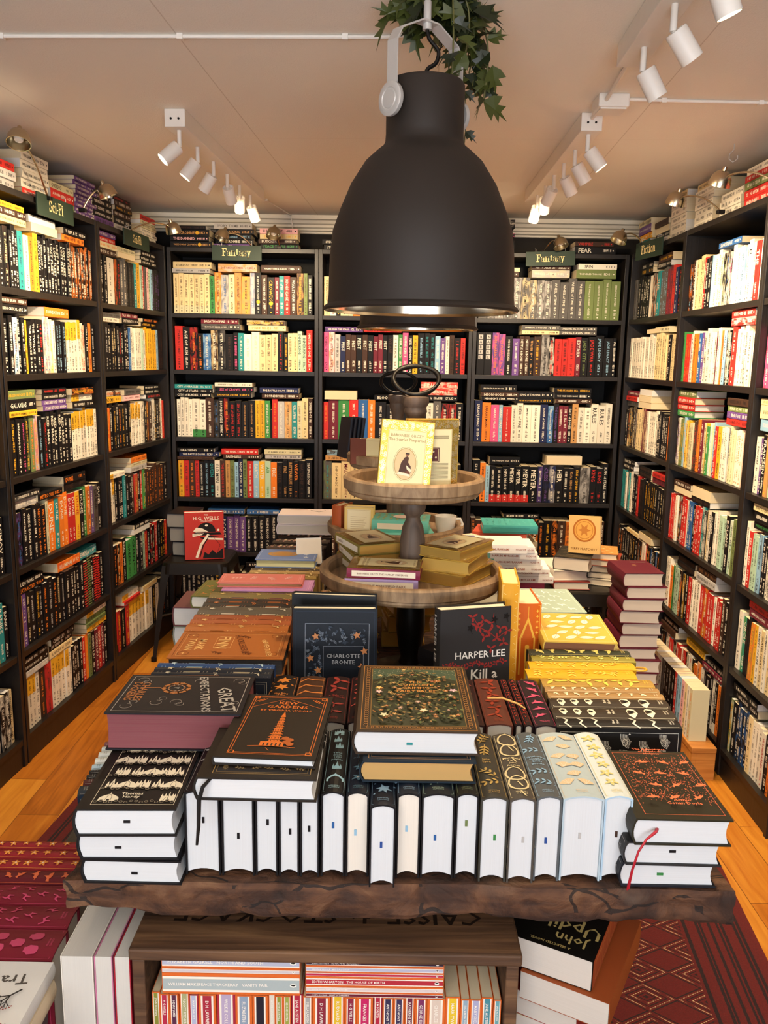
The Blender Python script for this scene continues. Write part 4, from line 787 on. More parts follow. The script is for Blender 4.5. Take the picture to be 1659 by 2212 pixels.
# -- front row, spines up with page bottoms facing the camera
FR = [(393, 472, 'k', 'k', None, (), 0), (474, 547, 'k', 'k', None, (), 0), (548, 599, 'k', 'k', None, (), 0), (600, 646, 'k', 'k', None, (), 0), (647, 690, 'k', 'k', None, (), 0),
      (692, 746, 'k', 'k', cloth(m_domes, '8fb3bb', ('Tales', 'from', '1001', 'Nights')), 'dark blue', 0), (747, 798, 'k', '1d2430', cloth(m_flower, '5d7f8c', ('The', 'Odyssey')), 'pale blue', 0), (799, 856, 'k', '161d2b', cloth(m_star, '7fa0ba', ('Winter',)), 'dark blue', -.022),
      (857, 910, 'k', '1a2536', cloth(m_wave, '7fa0ba'), 'pale blue', 0), (911, 984, 'k', '15212c', cloth(m_star, '8fa89a'), 'blue', 0), (985, 1036, 'k', '1a1d1c', cloth(m_leaf, '6f7d62'), 'olive', 0),
      (1037, 1097, '3c3a33', '3c3a33', cloth(m_sprig, 'b99a56', ('Jane', 'Eyre')), 'green', -.006), (1098, 1156, '4b453e', '4b453e', cloth(m_rope, 'e0cf9f', ('Mansfield', 'Park', 'Jane', 'Austen')), 'grey', -.008),
      (1157, 1213, '565a5c', '565a5c', cloth(m_sprig, '8fb4cf', ('Wuthering', 'Heights', 'Emily', 'Bronte')), 'blue', -.004), (1214, 1303, 'aebfc8', 'b3c2c6', cloth(m_fan, 'dcc09a', (), st=.03), 'white', 0), (1304, 1365, 'a9c3d6', 'd3dcdb', cloth(m_flower, 'dccb83', ()), 'brown', 0)]
FLAB = ['thick white page block, black cover, leftmost spine-up book beside the ribboned one', 'thick white page block in black boards, second from left in the front spine-up row', 'narrow white page block in black boards, third from left in the front row', 'narrow white block with a pale crease, fourth from left in the front row', 'white block with black ribbon tip, fifth from left in the front row',
        'black clothbound with pale blue domes on its upturned spine, front row', 'black clothbound with cream pages beside the domed spine, front row', 'clothbound standing forward of its neighbours, blue ribbon tip, front row centre', 'dark clothbound with cream pages under the gilt-edged book, front row', 'wide dark clothbound under the gilt-edged book, blue ribbon tip, front row', 'dark clothbound under the right end of the gilt-edged book, front row',
        'dark olive clothbound with gold leafy sprigs on the spine, front row', 'charcoal clothbound with cream rope loops on the spine, front row', 'grey clothbound with pale blue branches on the spine, front row', 'thick pale blue clothbound with peach fans, front row right', 'pale clothbound with yellow flowers, rightmost of the front spine-up row']
for i, (a, b, c, sc, dc, tl, dy) in enumerate(FR):
    x0, x1 = at(a, 1725, .865).x, at(b, 1725, .865).x; W = .127 if i != 7 else .122
    tipc = ('k', 'k', 'k', 'k', 'k', 'b', 'l', '2a4a8c', 'l', 'b', 'j', 'g', 's', '2a4a8c', 's', 'n')[i]
    hbook('clothbound_book', up_along_y(x0+.0004, 1.084+dy+rng.uniform(-.002, .002), TZ+.0015+W), x1-x0-.0008, W, .204, c, FLAB[i], 'spine-up classics along the front edge of the table', dc or cloth(m_leaf, 's'), page='e6ddd0' if i in (6, 8) else 'd6d9dc', spc=sc, bul=.005, conc=.005, tip=tipc)
# -- left stack of three
def jude(S, F, B, T, W, H):
    x0, x1, y0, y1 = .017, W-.006, .012, H-.007; F.frame(x0, y0, x1, y1, .0007, 'e8dcc0')
    q = 0
    for j in range(5):
        yy = y0+.008+j*(y1-y0-.014)/4.75
        for i in range(5):
            xx = x0+.014+i*(x1-x0-.026)/4+(.0 if j % 2 else .006)*(1 if i < 4 else 0)
            if (j == 4 and i in (2,)) or (j == 0 and i in (1, 2, 3)): continue
            q += 1; mm = (DOME, TOWERS, SPIRE)[(i+j*2) % 3]; s = .0145 if mm is DOME else .0155
            F.shape(mm, xx, yy+.0085, s*.95, 'efe6cc')
            if mm is DOME: F.line([(xx-.004, yy+.004), (xx-.003, yy+.014), (xx, yy+.02)], .0006, 'k'); F.line([(xx+.004, yy+.004), (xx+.003, yy+.014), (xx, yy+.02)], .0006, 'k'); F.rect(xx-.002, yy+.002, xx+.002, yy+.006, 'k')
            else: F.line([(xx, yy+.003), (xx, yy+.018)], .0008, 'k'); F.line([(xx-.005, yy+.003), (xx-.003, yy+.012)], .0006, 'k')
        for i in range(16):
            xx = x0+.004+(x1-x0-.008)*i/15; F.circ(xx, yy-.0005+.002*sin(i*1.9), .0034, '15100e', 7); F.ring(xx, yy-.0005+.002*sin(i*1.9), .0025, .0004, 'cfc4a8', n=6)
    for i, t in enumerate(('Jude', 'the', 'Obscure')): F.text(t, W*.5, H*.925-i*.0075, .0062, 'efe6cc')
    for i, t in enumerate(('Thomas', 'Hardy')): F.text(t, W*.5, .037-i*.0085, .0068, 'efe6cc')
zz = TZ+.0015
for i, (T, dx, dy, yw, c, dc, lb) in enumerate([(.037, .006, .012, -.01, 'k', cloth(m_leaf, 's'), 'black clothbound lying at the bottom of the left front stack of three'), (.043, .000, .012, .02, 'k', cloth(m_leaf, 's'), 'black clothbound in the middle of the left front stack of three'), (.041, 0, 0, .03, '1b1816', jude, 'black clothbound with cream domes and spires, on top of the left front stack')]):
    hbook('clothbound_book', flat_near(-.418+dx, 1.046+dy, zz, .137, .204, yw), T, .137, .204, c, lb, 'stack of three at the front left table corner', dc, page='d8dbde', bul=.005, conc=.004, tip='k'); zz += T+.0004
# -- right stack
def sherlock(S, F, B, T, W, H):
    F.frame(.016, .012, W-.007, H-.008, .0007, 'e0714a'); r = random.Random(4)
    cells = [(x0, y0) for y0 in (.04, .075, .11, .145) for x0 in (.034, .066, .1)]
    for i in range(1250):
        x, y = r.uniform(.018, W-.009), r.uniform(.036, H-.032)
        if min(((x-a-(.014 if int(b*1000) % 70 < 10 else 0))**2+((y-b)*1.2)**2) for a, b in cells) < .00014: continue
        F.line([(x, y), (x+r.uniform(-.0016, .0016), y+r.uniform(.0008, .0024))], .0007, 'e0714a')
    for a, b in cells: m_bird(F, a+(.014 if int(b*1000) % 70 < 10 else 0), b, .0125, 'f07a4e', r.uniform(-.6, .6)+(3.14 if r.random() < .4 else 0))
    for i, t in enumerate(('The Adventures', 'of Sherlock', 'Holmes')): F.text(t, W*.53, H*.925-i*.0075, .0058, 'f07a4e')
    for i, t in enumerate(('Arthur', 'Conan Doyle')): F.text(t, W*.55, .033-i*.0085, .0066, 'f07a4e')
zz = TZ+.0015
for i, (T, x, y, yw, c, lb, rb) in enumerate([(.038, .347, 1.072, .0, '1c1f26', 'black clothbound at the bottom of the right front stack of three', 'g'), (.036, .350, 1.064, -.015, '2b2a2a', 'dark grey clothbound in the middle of the right front stack of three', 'k'), (.040, .357, 1.056, -.01, '2a2719', 'olive clothbound with orange birds, on top of the right front stack', 'r')]):
    e = hbook('clothbound_book', flat_near(x, y, zz, .134, .204, yw), T, .134, .204, c, lb, 'stack of three at the front right table corner', sherlock if i == 2 else cloth(m_leaf, 's'), page='d8dbde', bul=.005, conc=.004, tip=None if i == 2 else rb); zz += T+.0004
    if i == 2: tube([(T*.55, .032, .006), (T*.6, .026, -.006), (T*.4, .012, -.012), (T*.0, .001, -.016), (-.03, -.005, -.014), (-.058, -.008, -.012), (-.062, -.009, -.011)], [.0026, .0022, .0016, .0016, .0018, .0022, .001], 6).build('ribbon_marker', simple('red_satin_ribbon', 'b3182a', .5), e)
# -- centre stack on the front row
ZR = TZ+.0015+.1275+.005
def fairy(S, F, B, T, W, H):
    r = random.Random(11); F.frame(.006, .005, W-.005, H-.005, .0012, 'b07a3a')
    x0, y0, x1, y1 = .020, .018, W-.019, H-.018
    F.rect(x0, y0, x1, y1, '30331e'); F.poly([(x0, y1), (x0, y1-.05), (W/2, y1-.008), (x1, y1-.05), (x1, y1)], '435440'); F.frame(x0, y0, x1, y1, .0012, '8a6a34')
    for i in range(22):
        for (xx, yy) in ((x0+(x1-x0)*i/21, y0-.0065), (x0+(x1-x0)*i/21, y1+.0065)): F.ring(xx, yy, .0055, .0007, 'c08a46', .003, 8)
    for i in range(30):
        for xx in (x0-.0065, x1+.0065): F.ring(xx, y0+(y1-y0)*i/29, .003, .0007, 'b27e42', .0055, 8)
    for i in range(120): F.circ(r.uniform(x0, x1), r.uniform(y1-.045, y1-.003), .0006, 'e8dcb8', 4)
    def inside(x, y): return y < y1-.012-abs(x-W/2)*.55
    for i in range(420):
        x, y = r.uniform(x0+.006, x1-.006), r.uniform(y0+.004, y1-.01)
        if inside(x, y): F.leaf(x, y, r.uniform(0, 6.3), r.uniform(.005, .012), r.uniform(.002, .0045), r.choice(['5d6a3c', '747a48', '8d7a42', '3a452c', '9b6b35', '2f3a26', 'a88450', '6b6238']))
    for i in range(60):
        x, y = r.uniform(x0+.01, x1-.01), r.uniform(y0+.006, y1-.02)
        if inside(x, y): m_flower(F, x, y, r.uniform(.0035, .0075), r.choice(['b5753c', 'a8662f', 'c99a54', 'd8b66a', 'c9a090', 'a3552a']), r.uniform(0, 6))
    for (x, y, c) in ((x0+.012, y0+.115, 'f0c26a'), (x1-.012, y0+.108, 'e8b8c0'), (x0+.012, y0+.098, 'e8bfb8'), (x0+.02, y0+.012, 'efe6b8'), (W*.55, y0+.03, 'efe6b8')): m_flower(F, x, y, .010, c, 1)
    for i, t in enumerate(('THE', 'COMPLETE', 'GRIMM\'S', 'FAIRYTALES')): F.text(t, W/2, H*.60-i*.0125, .0085, 'd08a3c')
hbook('hardcover_book', flat_near(-.024, 1.112, ZR, .163, .235, .0), .033, .163, .235, '15222c', 'gilt-edged dark blue hardcover lying under the flowery fairytale book', 'two large books lying across the front row', leather('a', 'd'), page='c9a060', gilt=.55, bul=.006, conc=.005)
hbook('hardcover_book', flat_near(-.035, 1.130, ZR+.0338, .181, .262, .0), .037, .181, .262, '38291b', 'large ornate green and bronze fairytale hardcover with a flower meadow cover', 'two large books lying across the front row', fairy, page='d6d8da', bul=.006, conc=.006, tip='t')
# -- Kew gardens book on a darker one
def kew(S, F, B, T, W, H):
    o = 'e0772e'
    for k in (0, .0035): F.frame(.017+k, .012+k, W-.008-k, H-.008-k, .0009, o)
    for (x, y) in ((.022, .017), (W-.013, .017), (.022, H-.013), (W-.013, H-.013)): F.rect(x-.004, y-.004, x+.004, y+.004, o); F.rect(x-.0025, y-.0025, x+.0025, y+.0025, '261f18')
    F.line([(.022, H-.05), (W/2, H-.015), (W-.013, H-.05)], .0008, o)
    for k, s in ((.022, 1), (.027, 1)): F.line([(k, H-.03), (k+.012, H-.018)], .0016, o); F.line([(W-k+.008, H-.03), (W-k-.004, H-.018)], .0016, o)
    F.text('KEW', W/2+.004, H-.032, .0105, o); F.text('GARDENS', W/2+.004, H-.047, .0105, o, maxw=.075); F.text('BY VIRGINIA WOOLF', W/2+.004, H-.061, .0062, o, maxw=.098)
    cx = W/2+.004
    for i in range(10):
        y = .05+i*.0085; w = .013-.0009*i; F.poly([(cx-w, y), (cx+w, y), (cx+w*.7, y+.0028), (cx-w*.7, y+.0028)], o); F.rect(cx-w*.62, y+.003, cx+w*.62, y+.0074, o)
        for q in (-.4, 0, .4): F.rect(cx+w*q-.0006, y+.0035, cx+w*q+.0006, y+.0065, '3b332a')
    F.poly([(cx-.004, .135), (cx+.004, .135), (cx, .155)], o); F.rect(cx-.019, .036, cx+.016, .05, o); [F.rect(cx+q-.0012, .037, cx+q+.0012, .046, '3b332a') for q in (-.013, -.007, -.001, .005, .011)]
    [F.circ(cx+.019+q, .05+w, .006, 'b5602a', 8) for q, w in ((0, 0), (.004, .007), (-.003, .012), (.006, -.006))]; F.line([(cx-.035, .034), (cx-.01, .037), (cx+.034, .033)], .001, o); F.line([(cx-.008, .03), (cx-.002, .022)], .0008, o)
def kewl(S, F, B, T, W, H): F.frame(.02, .012, W-.01, H-.01, .001, 'a8884e'); F.frame(.024, .016, W-.014, H-.014, .0005, 'a8884e'); tiles(F, .026, .018, W-.016, H-.016, .02, m_sprig, '8a744c')
e = hbook('hardcover_book', flat_near(-.250, 1.052, ZR+.001, .165, .156, -.01), .034, .165, .156, '241d16', 'dark brown hardcover with white pages and hanging black ribbon under the pagoda book', 'two books lying over the left of the front row', kewl, page='d8dadc', bul=.005, conc=.004)
tube([(.03, .02, .006), (.026, .012, -.012), (.01, .008, -.018), (-.03, .006, -.016), (-.055, .004, -.02)], [.002, .003, .0035, .003, .002], 6).build('ribbon_marker', simple('black_satin_ribbon', '15120f', .5), e)
hbook('hardcover_book', flat_near(-.229, 1.083, ZR+.0362, .145, .222, -.05), .0125, .145, .222, '261f18', 'thin dark brown hardcover with orange pagoda and title, tilted on the left', 'two books lying over the left of the front row', kew, page='dadcde', t=.002, bul=.002, conc=.002)
# -- second row, spines up
RB2 = [(592, 648, '241c18', m_star, 'd8863a', ('The Ring', 'of the', 'Nibelung'), 'black clothbound with orange stars, leftmost of the second spine-up row'), (650, 705, '4a3020', m_wave, 'd08040', (), 'brown clothbound with orange waves, second spine-up row'), (707, 758, '2a1613', m_leaf, '9c3a30', ('A Tale of', 'Two Cities'), 'black clothbound with dark red knitting motif, second spine-up row'), (760, 795, '261412', m_bird, 'a8443a', (), 'dark clothbound with red birds, second spine-up row'),
       (797, 850, '20140f', m_sprig, '8a5a3a', (), 'brown-black clothbound hidden behind the fairytale book, left'), (852, 905, '1d1514', m_flower, '7a4a3a', (), 'brown-black clothbound hidden behind the fairytale book, middle'), (907, 1020, '2c1512', m_leaf, '7a3a2a', (), 'thick dark clothbound hidden behind the fairytale book, right'),
       (1022, 1073, '5e3226', m_leaf, '9a3a22', (), 'brown clothbound with rust-red leaves, second row under the yellow ribbon'), (1075, 1091, '1f1214', m_leaf, 'c0402e', (), 'thin black book with red leaves, left one of the thin pair'), (1092, 1110, '1f1214', m_leaf, 'c0402e', (), 'thin black book with red leaves, right one of the thin pair'), (1112, 1155, '261a20', m_bird, 'cc5070', (), 'black clothbound with pink lizards, rightmost of the second spine-up row')]
for (a, b, c, m, mc, ln, lb) in RB2:
    x0, x1 = at(a, 1464, .866).x, at(b, 1464, .866).x
    hbook('clothbound_book', up_along_y(x0, 1.318+rng.uniform(0, .004), TZ+.1275), x1-x0-.0008, .126, .204, c, lb, 'second spine-up row of classics on the table', cloth(m, mc, ln), page='e8e0d2', bul=.004)
yr = tube([(.19, 1.40, .884), (.215, 1.392, .888), (.24, 1.378, .884), (.252, 1.366, .880)], [.0015, .0018, .0018, .001], 6).build('loose_ribbon', simple('yellow_ribbon', 'e8b060', .5)); tag(yr, 'loose pale orange ribbon lying across the red-leaved spines', 'ribbon')
# -- left column: spine-up books running left to right
def lrow(y, T, c, deco, lb, xl=-.425, H=.222, zt=.893, kind='leatherbound_book', page=None, gr='leatherbound spines stepping back along the left of the table', W=None):
    W = W or zt-TZ-.0025
    hbook(kind, up_top_right(xl, y+T, zt), T-.0008, W, H, c, lb, gr, deco, page=page or 'd8c49a', bul=.004, conc=.003)
for i in range(4): lrow(1.275+i*.044, .043, ('20252e', '4a1f26', '3a2430', '1d2a3c')[i], cloth(m_wave, 's'), f'dark clothbound spine hidden under the clock-cover book, {ORD[i]} from the camera', -.412, .205, .862, 'clothbound_book', 'e6e2d8', 'clothbound spines under the clock-cover book')
lb2 = empty('low_box', T3(0, 0, 0), label='second low dark box left of the table, farther back, carrying pale spines', cat='box')
for nm, b in (('top_board', (-.66, -.40, 1.52, 1.86, .447, .463)), ('side_board', (-.66, -.644, 1.52, 1.86, .0095, .447)), ('side_board', (-.416, -.40, 1.52, 1.86, .0095, .447)), ('front_board', (-.644, -.416, 1.52, 1.536, .0095, .447))): boxobj(nm, BOOKWOOD, *b, lb2)
GC = [(.040, '1c2a38', 'navy clothbound at the front of the slanted row left of the table'), (.026, '4a1c1e', 'dark red clothbound, second of the slanted row left of the table'), (.020, '15151a', 'black clothbound, third of the slanted row left of the table'), (.020, '1d1d22', 'black and white clothbound, fourth of the slanted row left of the table'), (.026, 'a9c3d4', 'pale blue clothbound, fifth of the slanted row left of the table'), (.030, 'd3dcde', 'white clothbound, sixth of the slanted row left of the table'), (.028, 'c6d0d2', 'greyish white clothbound, seventh of the slanted row left of the table'), (.026, 'b8c2c6', 'light grey clothbound, eighth of the slanted row left of the table'), (.024, '6a4048', 'plum clothbound, last of the slanted row left of the table')]
yy = 0
for T, c, lb in GC:
    M = T3(-.612, 1.555, 0) @ RZ(.20) @ up_top_right(.0+yy*.12, yy+T, .5935); hbook('clothbound_book', M, T-.0008, .129, .203, c, lb, 'slanted row of spines on the farther low box', cloth(m_wave, '4a5a64' if c[0] in 'acd' else '9a9a94'), page='e6e2d8', bul=.004); yy += T
def gexp(S, F, B, T, W, H):
    w = 'b8b2a8'; o = 'b5743e'; F.frame(.008, .008, W-.008, H-.008, .0009, w)
    F.text('CHARLES', W*.45, .036, .0135, o, maxw=.085); F.text('DICKENS', W*.45, .021, .0135, o, maxw=.085)
    F.ring(W*.36, H*.42, .021, .005, o); F.ring(W*.36, H*.42, .0135, .002, o); [F.star(W*.36+.021*cos(k*.7), H*.42+.021*sin(k*.7), .005, o, 4) for k in range(9)]
    F.text('V', W*.36, H*.42, .009, w); [F.line([(W*.36+.011*cos(k*.52), H*.42+.011*sin(k*.52)), (W*.36+.014*cos(k*.52), H*.42+.014*sin(k*.52))], .001, w) for k in range(12)]
    F.line([(W*.36, H*.42-.026), (W*.36, H*.42-.05)], .002, o)
    F.text('GREAT', W*.64, H*.85, .031, w, .25, maxw=.10); F.text('EXPECTATIONS', W*.5, H*.665, .031, w, .22, maxw=.146)
    for (x, y, s) in ((.02, .02, 1), (W-.03, .02, -1), (.02, H-.03, 1), (W-.03, H-.03, -1), (W*.7, H*.45, 1), (W*.72, H*.3, -1), (W*.15, H*.55, 1)):
        F.line(arc(x+.004, y+.006, .009*s, .009, 0, 290, 12), .0008, w); F.line(arc(x+.012*s, y+.014, .006*s, .006, 180, 500, 12), .0008, w)
    S.rect(0, H*.3, T, H*.7, o)
def hfinn(S, F, B, T, W, H):
    w = 'f0c27a'; k = '6b3512'; F.frame(.008, .008, W-.008, H-.008, .0009, k); F.frame(.014, .014, W-.014, H-.014, .0005, w)
    F.text('MARK', W*.5, .052, .017, w); F.text('TWAIN', W*.5, .031, .017, w, maxw=.07); F.text('FINN', W*.42, H*.42, .024, w); F.text('HUCKLEBERRY', W*.5, H*.6, .021, k, .28, maxw=.125); F.text('ADVENTURES', W*.62, H*.83, .011, w, .2); F.text('OF', W*.35, H*.78, .009, w)
    F.frame(W*.22, H*.35, W*.62, H*.5, .0007, w)
    for (x, y) in ((.026, .026), (W-.026, .026), (.026, H-.026), (W-.026, H-.026)): F.line(arc(x, y, .011, .011, 0, 330, 12), .0009, k); F.star(x, y, .004, w, 4)
    for (x, y) in ((W*.8, H*.4), (W*.2, H*.6), (W*.8, H*.66)): m_sprig(F, x, y, .014, k, 1)
hbook('leatherbound_book', flat_top_right(-.430, 1.214, .866, .158, .212, .01), .062, .158, .212, '1c1a1f', 'charcoal leatherbound book with clock cover and maroon page edges', 'large leatherbound books lying on the left column', gexp, page='7c3a44', bul=.006, conc=.004, spc='5a2028')
LW_ = [(1.452, .020, '22262f', 'c8bfa8', 'black and cream striped leather spine, nearest of three in front of the orange cover'), (1.473, .024, '20242e', 'cbbf9c', 'black leather spine with cream labels, middle of three before the orange cover'), (1.498, .022, '2f4a78', 'b9d2dc', 'blue leather spine with pale flourishes, just before the orange cover')]
for y, T, c, c2, lb in LW_: lrow(y, T, c, leather(c2, c2 if c != '2f4a78' else '8fb8d0'), lb)
hbook('leatherbound_book', flat_top_right(-.418, 1.535, .863, .158, .226, .02), .036, .158, .226, 'b0662a', 'orange leatherbound book with ornate gilt adventure title lying on the left column', 'large leatherbound books lying on the left column', hfinn, page='2a2a30', bul=.006, conc=.004)
yy = 1.525
for c, c2, lb in [('7c4a24', 'd8a860', 'brown leather spine under the orange cover, nearest'), ('6a3a20', 'd8a860', 'brown leather spine under the orange cover, second'), ('84502a', 'd8a860', 'brown leather spine under the orange cover, third'), ('5a3020', 'd8a860', 'brown leather spine under the orange cover, fourth')]: lrow(yy, .042, c, leather(c2, c2), lb, zt=.860); yy += .0425
LR = [(1.712, .050, 'b0662c', 'e8c078', 'orange-brown gilt leather spine just beyond the orange cover'), (1.763, .031, 'a85a30', 'e8b870', 'rust leather spine with gilt bands, second beyond the orange cover'), (1.795, .034, '9a4e28', 'e0b060', 'rust leather spine with gilt bands, third beyond the orange cover'), (1.830, .064, '5a5246', 'd8d2c0', 'taupe leather spine with cream flourish, fourth beyond the orange cover'), (1.895, .034, '2c241e', 'c8743a', 'black leather spine with orange label, fifth beyond the orange cover'), (1.930, .032, '322620', 'b8683a', 'dark brown leather spine with orange label, sixth beyond the orange cover'), (1.963, .050, '7a6a3c', 'd8c070', 'olive leather spine with purple band, before the pink books')]
for y, T, c, c2, lb in LR: lrow(y, T, c, leather(c2, c2 if c in ('5a5246',) else ('4a3050' if c == '7a6a3c' else 'c8743a' if c[0] in '23' else c)), lb)
hbook('leatherbound_book', flat_top_right(-.405, 2.018, .8815, .11, .225, .0), .0165, .11, .225, 'c890c0', 'lilac and pink ornate leatherbound lying flat beyond the olive spine', 'pastel books in the left column', leather('f0b8d8', 'e8c080'), page='c8a070')
hbook('leatherbound_book', flat_top_right(-.420, 2.045, .8985, .09, .215, .02), .012, .09, .215, 'd87a70', 'coral pink leatherbound lying on the lilac one', 'pastel books in the left column', leather('f0b8b0', 'e89a90'), page='c8a070')
hbook('hardcover_book', flat_near(-.478, 2.02, .849, .10, .155, -.05), .031, .10, .155, '6a6a30', 'olive storybook with orange title standing out left of the leather spines', None, cloth(m_leaf, 'c87a3a'), page='eae6da')
for i, (c, lb) in enumerate([('a88a4a', 'gilt basket-pattern spine, nearest below the blue fairy book'), ('8a6a3a', 'bronze patterned spine, second below the blue fairy book'), ('b0905a', 'gold and cream patterned spine, third below the blue fairy book'), ('5a4a38', 'brown and white patterned spine, fourth below the blue fairy book'), ('a08048', 'gold patterned spine, fifth below the blue fairy book')]):
    lrow(2.20+i*.026, .0255, c, leather('e8cf90', '3a2a20' if i % 2 else 'e8e0cc'), lb, -.378+.003*i, .196, .882, 'clothbound_book', 'c8a860', 'patterned gilt spines in the left column')
def blueb(S, F, B, T, W, H): F.frame(.006, .006, W-.006, H-.006, .0008, 'd8dfe8'); F.circ(W*.45, H*.42, .032, 'c09048', 16, .045); F.ring(W*.45, H*.42, .022, .002, '6f86b8', .034); tiles(F, W*.15, H*.7, W*.85, H*.93, .03, m_flower, 'd8dfe8')
hbook('hardcover_book', flat_top_right(-.365, 2.305, .884, .13, .172, .0), .024, .13, .172, '7088bc', 'light blue hardcover with gold and silver cover art lying on the gilt spines', None, blueb, page='e9e6b0')
yy = 2.46
for i in range(6): hbook('clothbound_book', up_top_right(-.362+.003*i, yy+.038+.042*i, .888+.006*(i % 2)), .0375, .14, .176, ('3a2c22', '40302a', '33261e')[i % 3], f'black and cream floral spine, {ORD[i]} beyond the light blue book', 'floral spines in the left column', cloth(m_flower, ('e0c8a0', 'd8a090')[i % 2], fr=False, st=.017), page='d8c49a')
for i in range(2): hbook('hardcover_book', flat_near(-.350+.003*i, 2.68, .902+i*.033, .178, .115, 0), .032, .178, .115, 'e8d8d4', ('white hardcover lying beneath its twin at the far left of the table', 'white hardcover with red edge and black twig, topmost at the far left of the table')[i], 'two white hardcovers at the far left', lambda S, F, B, T, W, H: (F.line([(.1, .09), (.13, .06), (.15, .09)], .003, 'k'), F.rect(.03, .1, .09, .104, 'b04a4a')), page='d8ccbc')
# -- right column: spine-up books running right to left
def rrow(y, T, c, m, mc, lb, xr=.512, H=.21, zt=.8685, kind='clothbound_book', tx=()):
    hbook(kind, up_top_left(xr, y, zt), T-.0008, zt-TZ-.002, H, c, lb, 'spine-up classics stepping back along the right of the table', cloth(m, mc, tx), page='e8e2d0', bul=.004)
def peacock(S, F, B, T, W, H):
    cloth(m_wave, 'e6e0d0', ('Bleak', 'House'))(S, F, B, T, W, H)
    r = random.Random(8); B.rect(.011, .009, W-.009, H-.009, '14110f')
    for j in range(6):
        for i in range(4):
            x, y = .022+i*.028+(j % 2)*.012, .02+j*.033
            for k in range(7): B.line(arc(x-.01, y-.004, .012+.0022*k, .010+.002*k, 20, 95, 5), .0007, 'e6e0d0')
            B.ring(x+.003, y+.010, .006, .0014, 'e6e0d0', .004, 10)
hbook('clothbound_book', up_top_left(.510, 1.318, .8685), .034, .127, .212, '14110f', 'black clothbound with white peacock feather eyes, front of the right column', 'spine-up classics stepping back along the right of the table', peacock, page='e8e2d0', bul=.004)
RR = [(1.353, .045, '362c22', m_diamond, 'efe6cc', 'dark brown clothbound with cream diamonds, nearer of the matching pair', .514, ('Bleak', 'House')), (1.399, .042, '362c22', m_diamond, 'efe6cc', 'dark brown clothbound with cream diamonds, farther of the matching pair', .518, ('Bleak', 'House')), (1.442, .026, 'a07c4a', m_bird, 'f0e0b8', 'tan clothbound with pale birds, nearer of the matching pair', .521, ()), (1.469, .026, 'a07c4a', m_bird, 'f0e0b8', 'tan clothbound with pale birds, farther of the matching pair', .521, ()),
      (1.496, .042, 'a8843c', m_leaf, 'e8c850', 'golden brown clothbound with yellow bees, right column', .521, ()), (1.539, .048, 'dda31e', m_sprig, 'f0c850', 'bright yellow clothbound with squirrels, nearer one', .500, ()), (1.588, .042, 'dda31e', m_sprig, 'f0c850', 'bright yellow clothbound with squirrels, farther one with ribbon loop', .512, ()), (1.631, .034, '8a8030', m_sprig, 'd8cf70', 'olive yellow clothbound with foliage, right column', .524, ()), (1.666, .038, '2c3020', m_bird, 'c8b868', 'dark green clothbound with pale horses, right column', .524, ())]
for (y, T, c, m, mc, lb, xr, tx) in RR: rrow(y, T, c, m, mc, lb, xr, .214, tx=tx)
lp = tube(arc(.535, 1.612, .018, .010, -150, 150, 10) and [(x, y, .862) for x, y in arc(.527, 1.612, .013, .009, -140, 140, 10)], .0022, 6).build('ribbon_loop', simple('yellow_satin', 'dba22a', .5)); tag(lp, 'yellow ribbon loop sticking out from the bright yellow clothbound', 'ribbon')
for i in range(5): rrow(1.708+i*.04, .0395, ('7a5a2c', '9a8a4a', '6a5a34', '8a9a86', '93a596')[i], m_leaf, 'd8cfa0', f'clothbound spine hidden under the feather cover, {ORD[i]} from the camera', .522, .16, .856)
def patc(m, c, bg=None, st=.034):
    def f(S, F, B, T, W, H): F.frame(.008, .006, W-.006, H-.006, .0006, c); tiles(F, .014, .012, W-.012, H-.012, st, m, c, rr=1.6, k=.55)
    return f
hbook('clothbound_book', flat_near(.352, 1.695, .859, .16, .204, -.05), .030, .155, .204, 'cfae4a', 'mustard clothbound with white feathers lying on the right column', 'patterned covers lying in the right column', patc(m_feather, 'f0ead0'), page='7a4a2c')
for i in range(4): rrow(1.912+i*.05, .0495, ('8a9a86', '7f9084', 'a0ae9c', '6f8a84')[i], m_chair, 'e0e6d8', f'pale green clothbound spine under the chair-pattern cover, {ORD[i]} from the camera', .500, .15, .862)
hbook('clothbound_book', flat_near(.352, 1.902, .864, .13, .204, .02), .027, .132, .204, 'a3b5a4', 'pale green clothbound with white chairs lying in the right column', 'patterned covers lying in the right column', patc(m_chair, 'ecefe4'), page='c8c0a0')
# -- standing books
def bronte(S, F, B, T, W, H):
    sv = '8d95a0'; F.frame(.024, .05, W-.016, H-.03, .0008, sv); F.frame(.006, .006, W-.005, H-.006, .0005, '2a3a50'); F.frame(W*.36, .04, W*.84, H*.69, .0008, sv)
    r = random.Random(2)
    for i in range(170):
        x, y = r.uniform(.028, W-.02), r.uniform(.06, H-.035)
        if W*.35 < x < W*.85 and y < H*.71: continue
        m_sprig(F, x, y, r.uniform(.003, .007), r.choice(['5a6676', '3a4656', '727c88']), r.uniform(0, 6))
    for (x, y) in ((.045, H*.78), (W-.04, H*.79), (.035, H*.6), (W-.025, H*.66), (.05, H*.5), (W-.03, H*.53)): F.star(x, y, .008, 'b87a4a', 5, .5, .5)
    F.text('CHARLOTTE', W*.6, H*.62, .0085, 'a0a4a8', maxw=.068); F.text('BRONTE', W*.6, H*.57, .0085, 'a0a4a8')
def lean(M, a): return M @ Matrix.Rotation(a, 4, 'Y')
